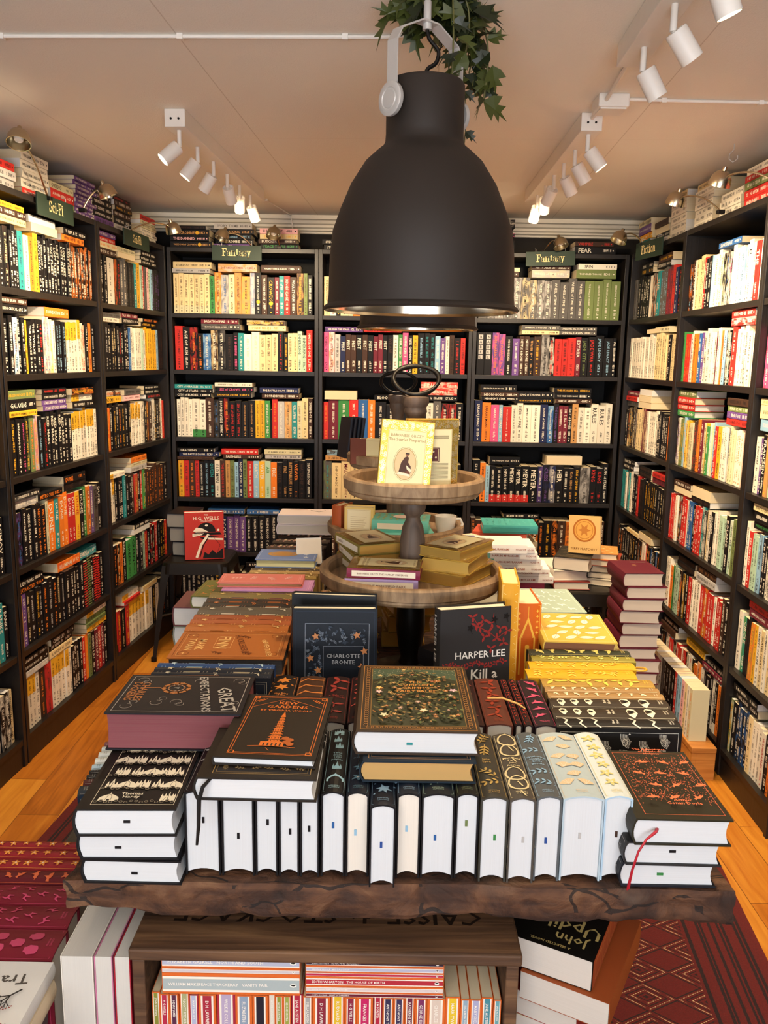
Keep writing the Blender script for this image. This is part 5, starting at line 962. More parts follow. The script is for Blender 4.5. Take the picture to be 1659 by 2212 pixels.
hbook('hardcover_book', T3(-.185, 1.662, TZ+.003) @ RZ(-.06) @ Matrix.Rotation(-.10, 4, 'X') @ frame((0, 0, 0), -Y_, Z_), .036, .172, .252, '12151a', 'black hardcover standing behind the navy maple-leaf book', None, None, page='eee6d0')
hbook('hardcover_book', T3(-.176, 1.592, TZ+.003) @ RZ(.03) @ Matrix.Rotation(-.07, 4, 'X') @ frame((0, 0, 0), -Y_, Z_), .034, .166, .245, '0d141e', 'navy hardcover with silver maple leaf foil standing in the middle of the table', None, bronte, page='efe6cc')
def lee(S, F, B, T, W, H):
    r = random.Random(6); rd = '8c2a26'
    S.text('HARPER LEE', T/2, H*.95, .013, 'd8d4cc', -pi/2, 'l')
    F.text('HARPER LEE', W*.57, H*.615, .0145, 'e8e4dc', 0, maxw=.108); F.text('Kill a', W*.63, H*.45, .021, 'e8e4dc'); F.text('Mockingbird', W*.55, H*.33, .018, 'e8e4dc', maxw=.12)
    for i in range(16): m_leaf(F, .01+i*.0085, H*.53+.004*sin(i), .008, rd, i*.7)
    P = [(W*.45, H*.93), (W*.55, H*.84), (W*.68, H*.8), (W*.8, H*.74), (W*.95, H*.8)]; F.line(P, .0015, rd); F.line([(W*.75, H*.95), (W*.72, H*.85), (W*.6, H*.72)], .0012, rd)
    for (x, y) in P+[(W*.6, H*.9), (W*.72, H*.87), (W*.85, H*.82), (W*.62, H*.76), (W*.72, H*.66), (W*.9, H*.7), (W*.5, H*.86)]: m_leaf(F, x, y, .012, rd, r.uniform(0, 6))
    for (x, y) in ((W*.42, H*.84), (W*.76, H*.9), (W*.93, H*.92)): F.star(x, y, .008, '120e0e', 5, .5); F.line([(x, y), (x+.004, y-.012)], .0012, '120e0e')
hbook('hardcover_book', T3(.106, 1.600, TZ+.003) @ RZ(.27) @ Matrix.Rotation(-.02, 4, 'X') @ frame((0, 0, 0), -Y_, Z_), .036, .150, .248, '2e2c2c', 'charcoal hardcover with red blossom sprays standing right of centre', None, lee, page='efe2c8', t=.003)
def ysp(S, F, B, T, W, H):
    S.frame(.002, .004, T-.002, H-.004, .0008, 'f6dc90')
    for k in range(7): S.line([(.004, H*(.12+k*.12)), (T-.004, H*(.2+k*.12))], .0008, 'f6dc90'); S.line([(T-.004, H*(.12+k*.12)), (.004, H*(.2+k*.12))], .0008, 'f6dc90')
def osp(S, F, B, T, W, H):
    S.frame(.003, .004, T-.003, H-.004, .0008, 'f2c04a'); S.poly([(T*.2, H*.62), (T*.5, H*.86), (T*.8, H*.62)], 'f2c04a'); S.poly([(T*.3, H*.63), (T*.5, H*.8), (T*.7, H*.63)], 'd0661e'); S.line([(T*.5, H*.8), (T*.5, H*.97)], .0012, 'f2c04a')
    S.rect(T*.2, H*.2, T*.26, H*.62, 'f2c04a'); S.rect(T*.74, H*.2, T*.8, H*.62, 'f2c04a'); S.circ(T*.5, H*.52, .005, 'f2c04a'); S.rect(T*.42, H*.34, T*.58, H*.5, 'f2c04a'); S.rect(T*.44, H*.2, T*.49, H*.34, 'f2c04a'); S.rect(T*.52, H*.2, T*.57, H*.34, 'f2c04a')
    for k in range(9): S.star(T*(.15 if k % 2 else .85), H*(.68+.03*k), .004, 'f2c04a', 4)
    tiles(S, T*.1, .008, T*.9, H*.18, .014, m_flower, 'f2c04a')
hbook('clothbound_book', T3(.352, 1.775, TZ+.003) @ RZ(.02) @ frame((-.058, 0, 0), X_, Z_), .058, .129, .206, 'd0661e', 'thick orange clothbound with gilt soldier on its spine, standing upright', None, osp, page='f0e2b8', bul=.004)
hbook('hardcover_book', T3(.246, 1.665, .772) @ RZ(-.08) @ frame((0, 0, 0), X_, Z_), .037, .14, .252, 'dda02a', 'tall yellow hardcover with criss-cross spine standing beside the wooden stand', None, ysp, page='f0e0a0')
hbook('hardcover_book', flat_near(.205, 1.68, TZ+.002, .10, .15, 0), .028, .10, .15, '5a4a3a', 'brown hardcover lying under the tall yellow one', None, None)
# -- paperbacks lying at the middle right
def spn(txt, c, band=None, bw=.28):
    def f(S, F, B, T, W, H):
        if band: S.rect(.0004, H*(1-bw), T-.0004, H-.0006, band); F.rect(.0006, H*(1-bw), W-.0006, H-.0006, band)
        S.text(txt, T/2, H*(1-bw)-.006, T*.32, c, -pi/2, 'l', H*.42); S.text('PICADOR', T/2, .004, T*.36, c, -pi/2, 'r', .03)
    return f
zz = TZ+.002; PB = [('c23a7c', 'magenta hardcover at the bottom of the white paperback pile', 'c23a7c', .022), ('b8485c', 'rose hardcover second from bottom of the white paperback pile', 'b8485c', .026), ('ece4da', 'white paperback with indigo end band, lowest in its pile', '3a4a8a', .018), ('ece4da', 'white paperback with indigo end band, second in its pile', '44549a', .020), ('ece4da', 'white paperback with teal end band, third in its pile', '5a9a98', .019), ('ece4da', 'white paperback with teal end band, fourth in its pile', '5aa08a', .018), ('ece4da', 'white paperback with green end band, fifth in its pile', '7ab8a8', .018), ('ece4da', 'white paperback with yellow end band, sixth in its pile', 'e0a840', .016), ('ece4da', 'white paperback with violet pattern, topmost in its pile', '7a78b8', .022)]
OX = [(.455, 2.56), (.455, 2.565), (.47, 2.51), (.46, 2.515), (.427, 2.47), (.42, 2.47), (.41, 2.465), (.40, 2.46), (.36, 2.37)]
for i, (c, lb, bd, T) in enumerate(PB):
    T *= 1.12; xr, y0 = OX[i]; H = .198; pb = i > 1
    hbook('paperback_book' if pb else 'hardcover_book', flat_spine_out(xr+.06-H, y0, zz, H, .129, -.04+.02*(i % 3)), T, .129, H, c, lb, 'pile of white paperbacks at the middle right of the table', spn('HARUKI MURAKAMI', 'a8624a', bd) if pb else None, page='e8dcc0', t=.0007 if pb else .0025, ins=.0006 if pb else .003, bul=.0006, conc=0 if pb else .003); zz += T+.0006
def dots(c, c2): return lambda S, F, B, T, W, H: (S.rect(T*.25, H*.15, T*.75, H*.85, c2), tiles(F, .008, .008, W-.008, H-.008, .022, m_star, c))
for i, (c, lb) in enumerate([('c8543a', 'orange-red hardcover under the teal one at the far right of the table'), ('3f9a94', 'teal hardcover lying at the far right of the table')]): hbook('hardcover_book', flat_spine_out(.34-.02*(1-i), 2.77+.02*(1-i), .868+i*.030+.0, .185, .135, -.04 if i else -.25), .028, .135, .185, c, lb, None, dots('5ab0a8', '3f9a94') if i else None)
for i in range(4): hbook('hardcover_book', flat_spine_out(.335, 2.765+.006*i, TZ+.002+i*.0315, .19, .14, .03*(i % 2)), .030, .14, .19, ('d8cfc0', '8a4a3a', 'e0d8c8', '9a8a6a')[i], f'hardcover hidden under the teal one, {ORD[i]} from the table', None)
hbook('hardcover_book', flat_near(.235, 2.58, .864, .13, .19, .6), .03, .13, .19, 'efe3c4', 'cream hardcover with orange border leaning behind the white pile', None, lambda S, F, B, T, W, H: F.frame(.004, .004, W-.004, H-.004, .0015, 'd0603a'))
for i in range(3): hbook('hardcover_book', flat_near(.215, 2.6, TZ+.002+i*.0405, .15, .19, .2*i), .040, .14, .19, ('e4dccb', 'c8b89a', 'dcd4c4')[i], f'pale hardcover beneath the cream one, {ORD[i]} from the table', None)
hbook('hardcover_book', flat_near(.21, 2.25, TZ+.002, .14, .2, .3), .05, .14, .2, 'e8e4da', 'thick white book behind the gold pile on the tray', None)
hbook('hardcover_book', flat_near(.22, 2.26, TZ+.053, .13, .19, .5), .045, .13, .19, 'e9e2d0', 'white book with blue side on the thick white one', None, None, page='efe6cc')
# ------------------------------------------------------------------ tiered wooden stands
def stand(x, y, lab, r1, z1, r2, z2, zk):
    e = empty('tiered_stand', T3(x, y, 0), label=lab, cat='tiered stand', group='round wooden tiered stands on the table')
    lathe([(0, TZ+.001), (.085, TZ+.001), (.09, TZ+.006), (.087, TZ+.016), (.04, TZ+.022), (.03, TZ+.03), (0, TZ+.03)], 56).build('foot', IRON, e)
    lathe([(.03, TZ+.022), (.022, TZ+.045), (.028, TZ+.07), (.034, TZ+.12), (.033, TZ+.16), (.024, z1-.07), (.03, z1-.045), (0, z1-.045)], 32).build('lower_post', IRON, e)
    def tray(r, z):
        lathe([(0, z-.044), (r-.022, z-.044), (r-.012, z-.040), (r-.008, z-.034), (r-.009, z-.030), (r, z-.026), (r+.001, z-.004), (r-.003, z), (r-.016, z), (r-.020, z-.004), (r-.021, z-.026), (0, z-.026)], 96).build('tray', TRAYW, e, smooth=True)
    tray(r1, z1); tray(r2, z2)
    h = z2-.045-(z1-.026); a = z1-.026
    lathe([(0, a), (.024, a), (.026, a+h*.05), (.022, a+h*.12), (.0285, a+h*.25), (.029, a+h*.45), (.024, a+h*.62), (.017, a+h*.70), (.016, a+h*.74), (.026, a+h*.80), (.030, a+h*.88), (.026, a+h*.95), (.02, a+h), (0, a+h)], 40).build('turned_post', POSTW, e, smooth=True)
    a = z2-.026
    lathe([(0, a), (.024, a), (.026, a+.02), (.027, a+.06), (.018, a+.10), (.016, zk-.075), (.02, zk-.05), (.026, zk-.035), (.024, zk-.026), (.030, zk-.016), (.029, zk-.003), (.02, zk), (0, zk)], 40).build('turned_post', POSTW, e, smooth=True)
    tube([(.051*cos(t)+.003*sin(2*t), .016*sin(t+.5), zk+.034+.031*sin(t)) for t in [2*pi*i/40 for i in range(40)]], [.0052+.0009*sin(i*.63) for i in range(40)], 10, True).build('ring_handle', IRON, e)
    return e
stand(.067, 1.88, 'round grey-brown wooden tiered stand with black ring handle, nearest the camera', .213, 1.003, .160, 1.215, 1.395)
stand(.036, 2.50, 'second round wooden tiered stand, farther back behind the first', .207, .985, .150, 1.197, 1.372)
GIN = 'd8a840'
def puffin(oval=True, txt=()):
    def f(S, F, B, T, W, H):
        for Q in (F, B):
            Q.foil = .75; Q.rect(.001, .001, W-.001, H-.001, 'd8b04a'); r = random.Random(9)
            for i in range(70):
                for (x, y) in ((r.uniform(.004, .013), r.uniform(.004, H-.004)), (W-r.uniform(.004, .013), r.uniform(.004, H-.004)), (r.uniform(.004, W-.004), H-r.uniform(.004, .018)), (r.uniform(.004, W-.004), r.uniform(.003, .008))): Q.ring(x, y, .0028, .0007, 'efe3b8', n=6)
            Q.foil = 0; Q.rect(.0155, .010, W-.0155, H-.021, 'e9ddae'); Q.frame(.017, .0115, W-.017, H-.0225, .0005, 'c0a050')
        if oval:
            F.circ(W/2, H*.42, .0235, 'b0905a', 28, .034); F.circ(W/2, H*.42, .0222, 'd8be90', 28, .0325); F.ring(W/2, H*.42, .0255, .0006, '7a6a4a', .036, 28)
            F.poly([(W/2-.013, H*.42-.018), (W/2+.014, H*.42-.018), (W/2+.012, H*.42-.004), (W/2+.006, H*.42+.004), (W/2+.007, H*.42+.014), (W/2+.003, H*.42+.017), (W/2-.002, H*.42+.014), (W/2-.009, H*.42+.002)], '4a2c20')
            F.circ(W/2+.003, H*.42+.0195, .0032, '8a5a40', 8); F.rect(W/2-.001, H*.42+.021, W/2+.008, H*.42+.0235, '3a241c'); F.poly([(W/2+.002, H*.42-.002), (W/2+.015, H*.42-.012), (W/2+.012, H*.42-.018), (W/2+.004, H*.42-.010)], 'e8d8b8'); F.circ(W/2+.006, H*.42-.019, .006, '6a3c28', 8); F.poly([(W/2-.017, H*.42-.022), (W/2+.012, H*.42-.026), (W/2+.01, H*.42-.021), (W/2-.012, H*.42-.017)], 'e8dcc0')
        F.text(txt[0] if txt else '', W/2, H*.80, .0068, 'a08a58', maxw=.07) if txt else 0; F.text(txt[1], W/2, H*.745, .0066, 'a08a58', maxw=.078) if len(txt) > 1 else 0
        F.text('COLLECTABLE CLASSICS', W/2, .0155, .0038, 'a08a58', maxw=.06)
        B.rect(W*.38, H*.42, W*.62, H*.62, '5a2c30'); B.frame(W*.40, H*.435, W*.60, H*.605, .0008, 'e9ddae'); tiles(B, W*.41, H*.44, W*.59, H*.6, .012, m_flower, 'e9ddae')
        for i in range(16): B.rect(W*.2, H*(.74+.012*i) if i < 4 else H*(.40-.018*(i-4)), W*(.8-.1*(i % 3)), H*(.74+.012*i)+.0012 if i < 4 else H*(.40-.018*(i-4))+.0012, '8a7a58')
        S.rect(T*.2, H*.06, T*.8, H*.93, 'e9ddc4'); S.text(' '.join(txt) if txt else 'CLASSICS', T/2, H*.86, T*.24, '8a6a5a', -pi/2, 'l', H*.7)
    return f
def pbk(M, T, lb, c='8a3448', gr='small gilt-paged classics on the nearer stand', oval=True, txt=(), W=.112, H=.159, page='c9963e', gilt=.6): return hbook('pocket_classic', M, T, W, H, c, lb, gr, puffin(oval, txt), page=page, gilt=gilt, bul=.002, conc=.003, spc=c, t=.002, ins=.002)
T1 = 1.003-.026+.0005; T2 = 1.215-.026+.0005
pbk(flat_spine_out(-.080, 1.742, T1, .159, .102, -.06), .029, 'lavender spined pocket classic with dotted sides, lowest at the front of the tray', '9c84ac', txt=('MADELEINE', 'MANSFIELD PARK'), W=.102)
pbk(flat_spine_out(-.074, 1.744, T1+.0298, .159, .102, -.10), .021, 'burgundy spined pocket classic with cavalier oval, top of the front tray pile', '7c2440', txt=('BARONESS ORCZY', 'THE SCARLET PIMPERNEL'), W=.102)
for i, (yw, c, lb) in enumerate([(-.9, 'b08a3a', 'gilt pocket classic, lowest of the right pile on the nearer tray'), (-.75, 'c09a44', 'gilt pocket classic, second of the right pile on the nearer tray'), (-.95, 'b8923c', 'gilt pocket classic with dark oval picture, top of the right pile on the nearer tray')]): pbk(flat_near(.115, 1.80+.006*i, T1+i*.0285, .112, .159, yw+.35), .028 if i < 2 else .024, lb, c, page='cfa850', gilt=.75, W=.112)
for i, (yw, lb) in enumerate([(.35, 'dark gilt pocket classic, lowest of the rear left pile on the nearer tray'), (.28, 'gilt pocket classic, middle of the rear left pile on the nearer tray'), (.42, 'gilt pocket classic with brown oval, top of the rear left pile on the nearer tray')]): pbk(flat_near(-.09, 1.89, T1+i*.0245, .112, .152, yw), .024, lb, '8a7a3a')
pbk(T3(-.016, 1.772, T2+.001) @ RZ(-.05) @ Matrix.Rotation(-.13, 4, 'X') @ Matrix.Rotation(-.06, 4, 'Y').inverted() @ frame((0, 0, 0), -Y_, Z_), .020, 'cream and gold pocket classic with cavalier oval leaning on the upper tray', 'c9a648', oval=True, txt=('BARONESS ORCZY', 'The Scarlet Pimpernel'))
pbk(T3(.158, 1.800, T2+.001) @ RZ(.22) @ frame((0, 0, 0), Y_, Z_), .026, 'pocket classic showing its pale back cover and gilt edge on the upper tray', 'c9a648', oval=False)
G2 = 'small books on the farther stand'; T21 = .985-.026+.0005; T22 = 1.197-.026+.0005
hbook('pocket_classic', T3(-.155, 2.44, T21) @ RZ(-.4) @ frame((0, 0, 0), X_, Z_), .03, .08, .085, 'b0562c', 'small orange-brown book standing on the farther stand', G2, None, page='efdcb0')
hbook('pocket_classic', T3(-.118, 2.37, T21) @ RZ(-.1) @ frame((0, 0.07, 0), -Y_, Z_), .045, .085, .088, 'e8c878', 'small thick cream book with bordered text cover on the farther stand', G2, lambda S, F, B, T, W, H: (F.rect(.008, .006, W-.008, H-.006, 'f2e6c0'), F.frame(.010, .008, W-.010, H-.008, .0005, 'b89040'), [F.rect(.018, H*.68-i*.006, W-.02-.004*(i % 3), H*.68-i*.006+.001, 'b8a070') for i in range(8)]), page='f0e0b8')
def mint(S, F, B, T, W, H): S.rect(T*.25, H*.1, T*.75, H*.9, 'efe6d0'); tiles(F, .006, .006, W-.006, H-.006, .02, m_star, 'd8c060'); F.circ(W*.5, H*.5, .025, 'f0d8c8', 14)
hbook('pocket_classic', flat_spine_out(-.03, 2.345, T21, .17, .12, .1), .024, .12, .17, '6fc4b4', 'mint green pocket book with gold dots, lower one on the farther stand', G2, mint, page='efe2c4')
hbook('pocket_classic', flat_spine_out(-.03, 2.35, T21+.0245, .165, .115, -.1), .034, .115, .165, '6fc4b4', 'mint green pocket book with gold dots, upper one on the farther stand', G2, mint, page='efe2c4')
cup = empty('ceramic_mug', T3(.185, 2.46, T21), label='white ceramic mug with a looped handle at the edge of the farther stand', cat='mug')
lathe([(0, 0), (.02, 0), (.024, .003), (.03, .03), (.033, .055), (.031, .055), (.027, .03), (.02, .006), (0, .006)], 32).build('cup_body', CUP, cup, smooth=True); tube([(.03, 0, .045), (.045, 0, .046), (.052, 0, .03), (.042, 0, .012), (.028, 0, .014)], .004, 8).build('handle', CUP, cup)
for i, (x, w, c, lb) in enumerate([(-.10, .025, '7a3a20', 'brown pocket book standing on the upper farther tray'), (-.072, .05, 'efe0a8', 'cream boxed pocket book with text panel on the upper farther tray')]): hbook('pocket_classic', T3(x, 2.41, T22) @ RZ(-.1) @ frame((0, 0.02, 0), -Y_, Z_), .02, .045 if i == 0 else .07, .075, c, lb, G2, (lambda S, F, B, T, W, H: F.frame(.006, .006, W-.006, H-.006, .0008, 'c8a850')) if i else None, page='f0e4c0')
for i in range(4): hbook('hardcover_book', T3(-.118+i*.012, 2.545+i*.004, T22) @ RZ(.5) @ Matrix.Rotation(.12, 4, 'Y') @ frame((0, 0, 0), X_, Z_), .010, .07, .125, ('20222c', '26242a', '1c2430', '2a2a33')[i], f'slim dark notebook with silver cover, {ORD[i]} in the fan on the farther upper tray', G2, None, page='4a4a55')
hbook('hardcover_book', T3(.03, 2.57, T22) @ frame((0, 0, 0), -Y_, Z_), .02, .11, .12, '12203a', 'navy book standing behind the rear stand post on the upper tray', G2, lambda S, F, B, T, W, H: F.frame(.006, .006, W-.006, H-.006, .0008, '8a93a8'))
# small card stand and things beneath the trays
for i, (x, y, z, yw, T, c, lb) in enumerate([(-.14, 1.99, TZ+.002, .3, .05, '8a7236', 'gilt pocket classic on the table left of the nearer stand foot'), (-.13, 2.0, TZ+.053, .1, .045, 'a88a40', 'gilt pocket classic stacked left of the nearer stand foot, second'), (-.135, 1.98, TZ+.099, .4, .035, 'b8984a', 'gilt pocket classic stacked left of the nearer stand foot, topmost')]): pbk(flat_near(x, y, z, .112, .159, yw), T, lb, c, gr='gilt pocket classics on the table under the trays')
for i in range(3): pbk(flat_near(.0+.004*i, 2.06, TZ+.002+i*.0405, .112, .159, .15*i), .04, f'gilt pocket classic behind the nearer stand post, {ORD[i]} from the table', 'a88a40', gr='gilt pocket classics on the table under the trays')
for i in range(3): hbook('hardcover_book', flat_near(.135-.01*i, 1.635, TZ+.002+i*.040, .12, .15, .3+.2*i), .039, .12, .15, ('1a1a1e', '2a2422', '15151a')[i], f'dark hardcover behind the blossom book, {ORD[i]} from the table', 'dark books under the nearer tray', None, page='c8b8a4')
cd = empty('acrylic_card_holder', T3(-.215, 2.37, .88) @ RZ(.2) @ Matrix.Rotation(-.35, 4, 'X'), label='small clear card holder leaning beside the floral spines', cat='card holder')
boxobj('card', simple('cream_card', 'e8d8c0', .5), -.035, .035, 0, .0015, .003, .075, cd); boxobj('backing', ALU, -.037, .037, .0016, .0035, 0, .078, cd)
for i in range(2): hbook('hardcover_book', flat_near(-.24, 2.33, TZ+.002+i*.066, .07, .12, 0), .065, .07, .12, ('4a3a34', '5a4a40')[i], f'small brown book under the card holder, {ORD[i]} from the table', None)
# ------------------------------------------------------------------ crate and books under the table front
cr = empty('wooden_crate', T3(0, 0, 0), label='dark stained wooden crate lying on its side under the table front, filled with striped paperbacks', cat='crate')
cx0, cx1, cy0, cy1, cz0, cz1 = -.350, .206, 1.040, 1.40, .372, .652
boxobj('top_plank', CRATEW, cx0, cx1, cy0, cy0+.105, cz1-.018, cz1, cr, bevel=.003); boxobj('top_plank', CRATEW, cx0, cx1, cy0+.107, cy1, cz1-.018, cz1, cr, bevel=.003)
for x in (cx0+.004, cx1-.022): boxobj('side_plank', CRATEW, x, x+.018, cy0+.003, cy1, cz0, cz1-.0185, cr, bevel=.002)
boxobj('bottom_plank', CRATEW, cx0, cx1, cy0, cy1, cz0-.018, cz0, cr, bevel=.002); boxobj('back_plank', CRATEW, cx0+.023, cx1-.023, cy1-.015, cy1, cz0, cz1-.019, cr)
tm = MB(); td = D(tm, lambda a, b, k: (a, b, cz1+k)); td.text('CAISSE de STOCKAGE', (cx0+cx1)/2, cy0+.078, .034, '1c120c', pi); tm.build('lettering', PRINT, cr)
cr2 = empty('wooden_crate', T3(0, 0, 0), label='lower dark wooden crate carrying the upper one, standing on the rug', cat='crate')
for nm, b in (('top_plank', (cx0-.03, cx1+.2, 1.02, 1.42, .336, .353)), ('side_plank', (cx0-.03, cx0-.012, 1.02, 1.42, .0095, .336)), ('side_plank', (cx1+.182, cx1+.2, 1.02, 1.42, .0095, .336)), ('front_plank', (cx0-.012, cx1+.182, 1.02, 1.036, .0095, .336))): boxobj(nm, CRATEW, *b, cr2)
for y in (1.16, 1.36): tag(boxobj('wooden_batten', CRATEW, cx0+.03, cx1-.03, y-.02, y+.02, cz1+.0006, .680), 'dark batten between the crate and the table top, '+('nearer' if y < 1.2 else 'farther')+' one', 'batten')
def pengu(c, tx, tc='efe8dc', lo=.25):
    def f(S, F, B, T, W, H): S.rect(T*.14, .001, T*.86, H-.001, 'f0e6d6'); S.rect(T*lo, .001, T*(1-lo), H-.001, c); S.text(tx, T/2, H*.955, min(T*.26, .005), tc, -pi/2, 'l', H*.72); S.circ(T/2, H*.05, min(T*.16, .003), 'f4efe4', 8, min(T*.24, .005)); S.circ(T/2+.0006, H*.05, min(T*.08, .0014), '15120f', 6, min(T*.18, .0035))
    return f
def pv(M, T, c, tx, lb, gr): hbook('paperback_book', M, T-.0005, .129, .198, 'd8682c', lb, gr, pengu(c, tx), page='e4d4b4', t=.0007, ins=.0005, bul=.0005, conc=0)
GF = 'striped paperbacks lying flat inside the crate'
zz = .5665
for T, c, tx, lb in [(.0345, 'a9b4b4', 'WILLIAM MAKEPEACE THACKERAY   VANITY FAIR', 'thick grey-banded orange paperback low in the left flat pile in the crate'), (.0085, 'cfc2c4', ' ', 'thin orange and grey paperback in the middle of the left flat pile in the crate'), (.0205, 'b6b9cc', 'ELIZABETH GASKELL   NORTH AND SOUTH', 'lilac-grey banded orange paperback on top of the left flat pile in the crate')]: pv(flat_spine_out(-.3065, 1.052, zz+.006, .198), T, c, tx, lb, GF); zz += T
zz = .5715
for T, c, tx, lb in [(.0085, '6a2230', 'JOSEPH CONRAD   HEART OF DARKNESS', 'thin maroon paperback, lowest of the right flat pile in the crate'), (.0095, 'd8c8c4', 'EDITH WHARTON   ETHAN FROME', 'thin pale pink paperback, second of the right flat pile in the crate'), (.0155, 'b0303c', 'EDITH WHARTON   THE HOUSE OF MIRTH', 'crimson-banded paperback in the middle of the right flat pile in the crate'), (.0075, 'b8304a', ' ', 'very thin crimson paperback, fourth of the right flat pile in the crate'), (.0095, 'b4b4c8', 'VIRGINIA WOOLF   MRS DALLOWAY', 'lilac-banded paperback near the top of the right flat pile in the crate'), (.0115, '3a2838', 'JANE AUSTEN   SENSE AND SENSIBILITY', 'dark plum-banded paperback on top of the right flat pile in the crate')]: pv(flat_spine_out(-.101, 1.052, zz, .198), T, c, tx, lb, GF); zz += T
UP_ = [('8a8a3a', 'JOHN BUCHAN'), ('b03048', 'H G WELLS'), ('5a3048', 'HENRY JAMES'), ('a8a878', 'F SCOTT FITZGERALD'), ('b0b4d0', 'MARY SHELLEY'), ('a83040', 'D H LAWRENCE'), ('b4a4c0', 'WILKIE COLLINS'), ('8c9cb0', 'ELIZABETH GASKELL'), ('2a2630', ''), ('d8d0c0', 'ARTHUR CONAN DOYLE'), ('8a9438', 'GEORGE ORWELL'), ('9aa04a', 'GEORGE ORWELL'), ('b02c40', 'JANE AUSTEN'), ('a4a09c', 'NELLA LARSEN'), ('8a2c3c', 'D H LAWRENCE'), ('e0b830', 'RUDYARD KIPLING'), ('8a2c44', 'H G WELLS'), ('c02860', 'FRANCES BURNEY'), ('b02c44', 'E M FORSTER'), ('3a3450', 'ANTHONY TROLLOPE'), ('40385a', 'ANTHONY TROLLOPE'), ('6a2c44', 'KATHERINE MANSFIELD'), ('7a3460', 'GEORGE ELIOT'), ('d8c4b4', 'CHARLES DICKENS'), ('e4c030', 'MARK TWAIN'), ('90a8b8', 'ELIZABETH VON ARNIM'), ('a8a8c8', 'MARY SHELLEY'), ('4a8a98', 'JANE AUSTEN'), ('6aa0a8', 'JANE AUSTEN')]
x = -.3235; cn_ = {'8': 'olive', 'b': 'crimson', '5': 'plum', 'a': 'pale', '2': 'black', 'd': 'cream', '9': 'olive', 'e': 'yellow', 'c': 'pink', '3': 'dark blue', '4': 'blue', '6': 'wine', '7': 'purple'}
wd = [.013, .015, .014, .016, .014, .027, .029, .026, .024, .011, .012, .012, .018, .015, .027, .022, .018, .025, .014, .017, .017, .016, .018, .028, .023, .014, .018, .018, .012]
sc = (.1815+.3235)/sum(wd)
for i, ((c, tx), T) in enumerate(zip(UP_, wd)):
    T *= sc; H = .198 if x < -.10 else .1975
    hbook('paperback_book', T3(x, 1.053+.004*(i % 3 == 0), .3728), T-.0006, .129, H, 'd8682c' if i % 2 or c[0] != 'b' else 'a83040', f'{cn_[c[0]]}-banded upright paperback, {ordw(i)} from left in the crate', 'upright striped paperbacks in the crate', pengu(c, tx), page='d8c8a8', t=.0007, ins=.0005, bul=.0005, conc=0); x += T
def facing(M, T, W, H, c, lb, page='d4d0c8', **k): return hbook('hardcover_book', M, T, W, H, c, lb, 'large white-paged books standing left of the crate', None, page=page, **k)
wx = [(-.452, -.406, 'e6e0d4', 'thick pale-covered book with white pages, leftmost beside the crate'), (-.404, -.378, 'c87a9a', 'pink-covered book with white pages beside the crate'), (-.376, -.3525, 'a82030', 'red-covered book with white pages against the crate')]
for a, b, c, lb in wx: facing(frame((b, 1.055+.15, .628-.24), -X_, Z_), b-a, .15, .24, c, lb, t=.0015, ins=.001, bul=.001, conc=0)
box_ = empty('low_box', T3(0, 0, 0), label='low dark box on the floor left of the table carrying the red books', cat='box')
for nm, b in (('top_board', (-.80, -.475, .84, 1.44, .372, .388)), ('side_board', (-.80, -.784, .84, 1.44, .001, .372)), ('side_board', (-.491, -.475, .84, 1.44, .001, .372)), ('front_board', (-.784, -.491, .84, .856, .001, .372))): boxobj(nm, BOOKWOOD, b[0], b[1], b[2], b[3], b[4]+.009 if b[4] < .01 else b[4], b[5], box_)
base2 = tag(boxobj('wooden_board', CRATEW, -.475, -.352, 1.04, 1.30, .371, .387), 'dark board under the three white-paged books beside the crate', 'board')
for y in (1.06, 1.27): tag(boxobj('wooden_block', CRATEW, -.47, -.385, y-.015, y+.015, .0095, .3705), 'dark upright block under the board beside the crate, '+('nearer' if y < 1.2 else 'farther'), 'block')
RD = [(1.084, .068, '7a1c2c', 'c8486c', m_lamp, 'burgundy clothbound with pink lampshades, nearest of the red row left of the table'), (1.154, .054, '761a2a', 'c8486c', m_chair, 'burgundy clothbound with pink chairs, nearer of the pair left of the table'), (1.209, .052, '761a2a', 'c8486c', m_chair, 'burgundy clothbound with pink chairs, farther of the pair left of the table'), (1.262, .040, '5c1620', 'd0643c', m_bird, 'dark red clothbound with orange dancers, left of the table'), (1.303, .030, '8a2028', 'd88a3c', m_flower, 'red clothbound with golden figures, nearest of three left of the table'), (1.334, .028, '8a2028', 'd88a3c', m_flower, 'red clothbound with golden figures, middle of three left of the table'), (1.363, .026, '8a2028', 'd88a3c', m_flower, 'red clothbound with golden figures, farthest of three left of the table')]
for i, (y, T, c, mc, m, lb) in enumerate(RD): hbook('clothbound_book', up_top_left(-.478-.003*i, y, .596), T-.001, .2, .207, c, lb, 'red clothbound books on the low box', cloth(m, mc, (), st=.026), page='e4dccc', bul=.004)
def trav(S, F, B, T, W, H):
    F.text('The', W*.60, H*.30, .014, '55504a'); F.text('Traveller', W*.45, H*.18, .020, '55504a', .12, 'c', .13)
    def br(x, y, a, L, n):
        x2, y2 = x+L*cos(a), y+L*sin(a); F.line([(x, y), (x2, y2)], .0006+.0007*n, '2a2624')
        if n: [br(x2, y2, a+q, L*.72, n-1) for q in (-.6, .15, .7)]
        else: F.circ(x2, y2, .0014, 'a04a40', 5)
    br(W*.95, H*.75, 4.2, .03, 4); br(W*.1, H*.9, -1.2, .03, 4); br(.02, .06, .8, .016, 3)
hbook('hardcover_book', frame((-.472, 1.078, .575), Z_, -Y_), .024, .16, .225, 'e4e2dc', 'white hardcover with bare tree branches lying in front of the red row', 'flat books in front of the red row', trav, page='d4d0c8', bul=.002)
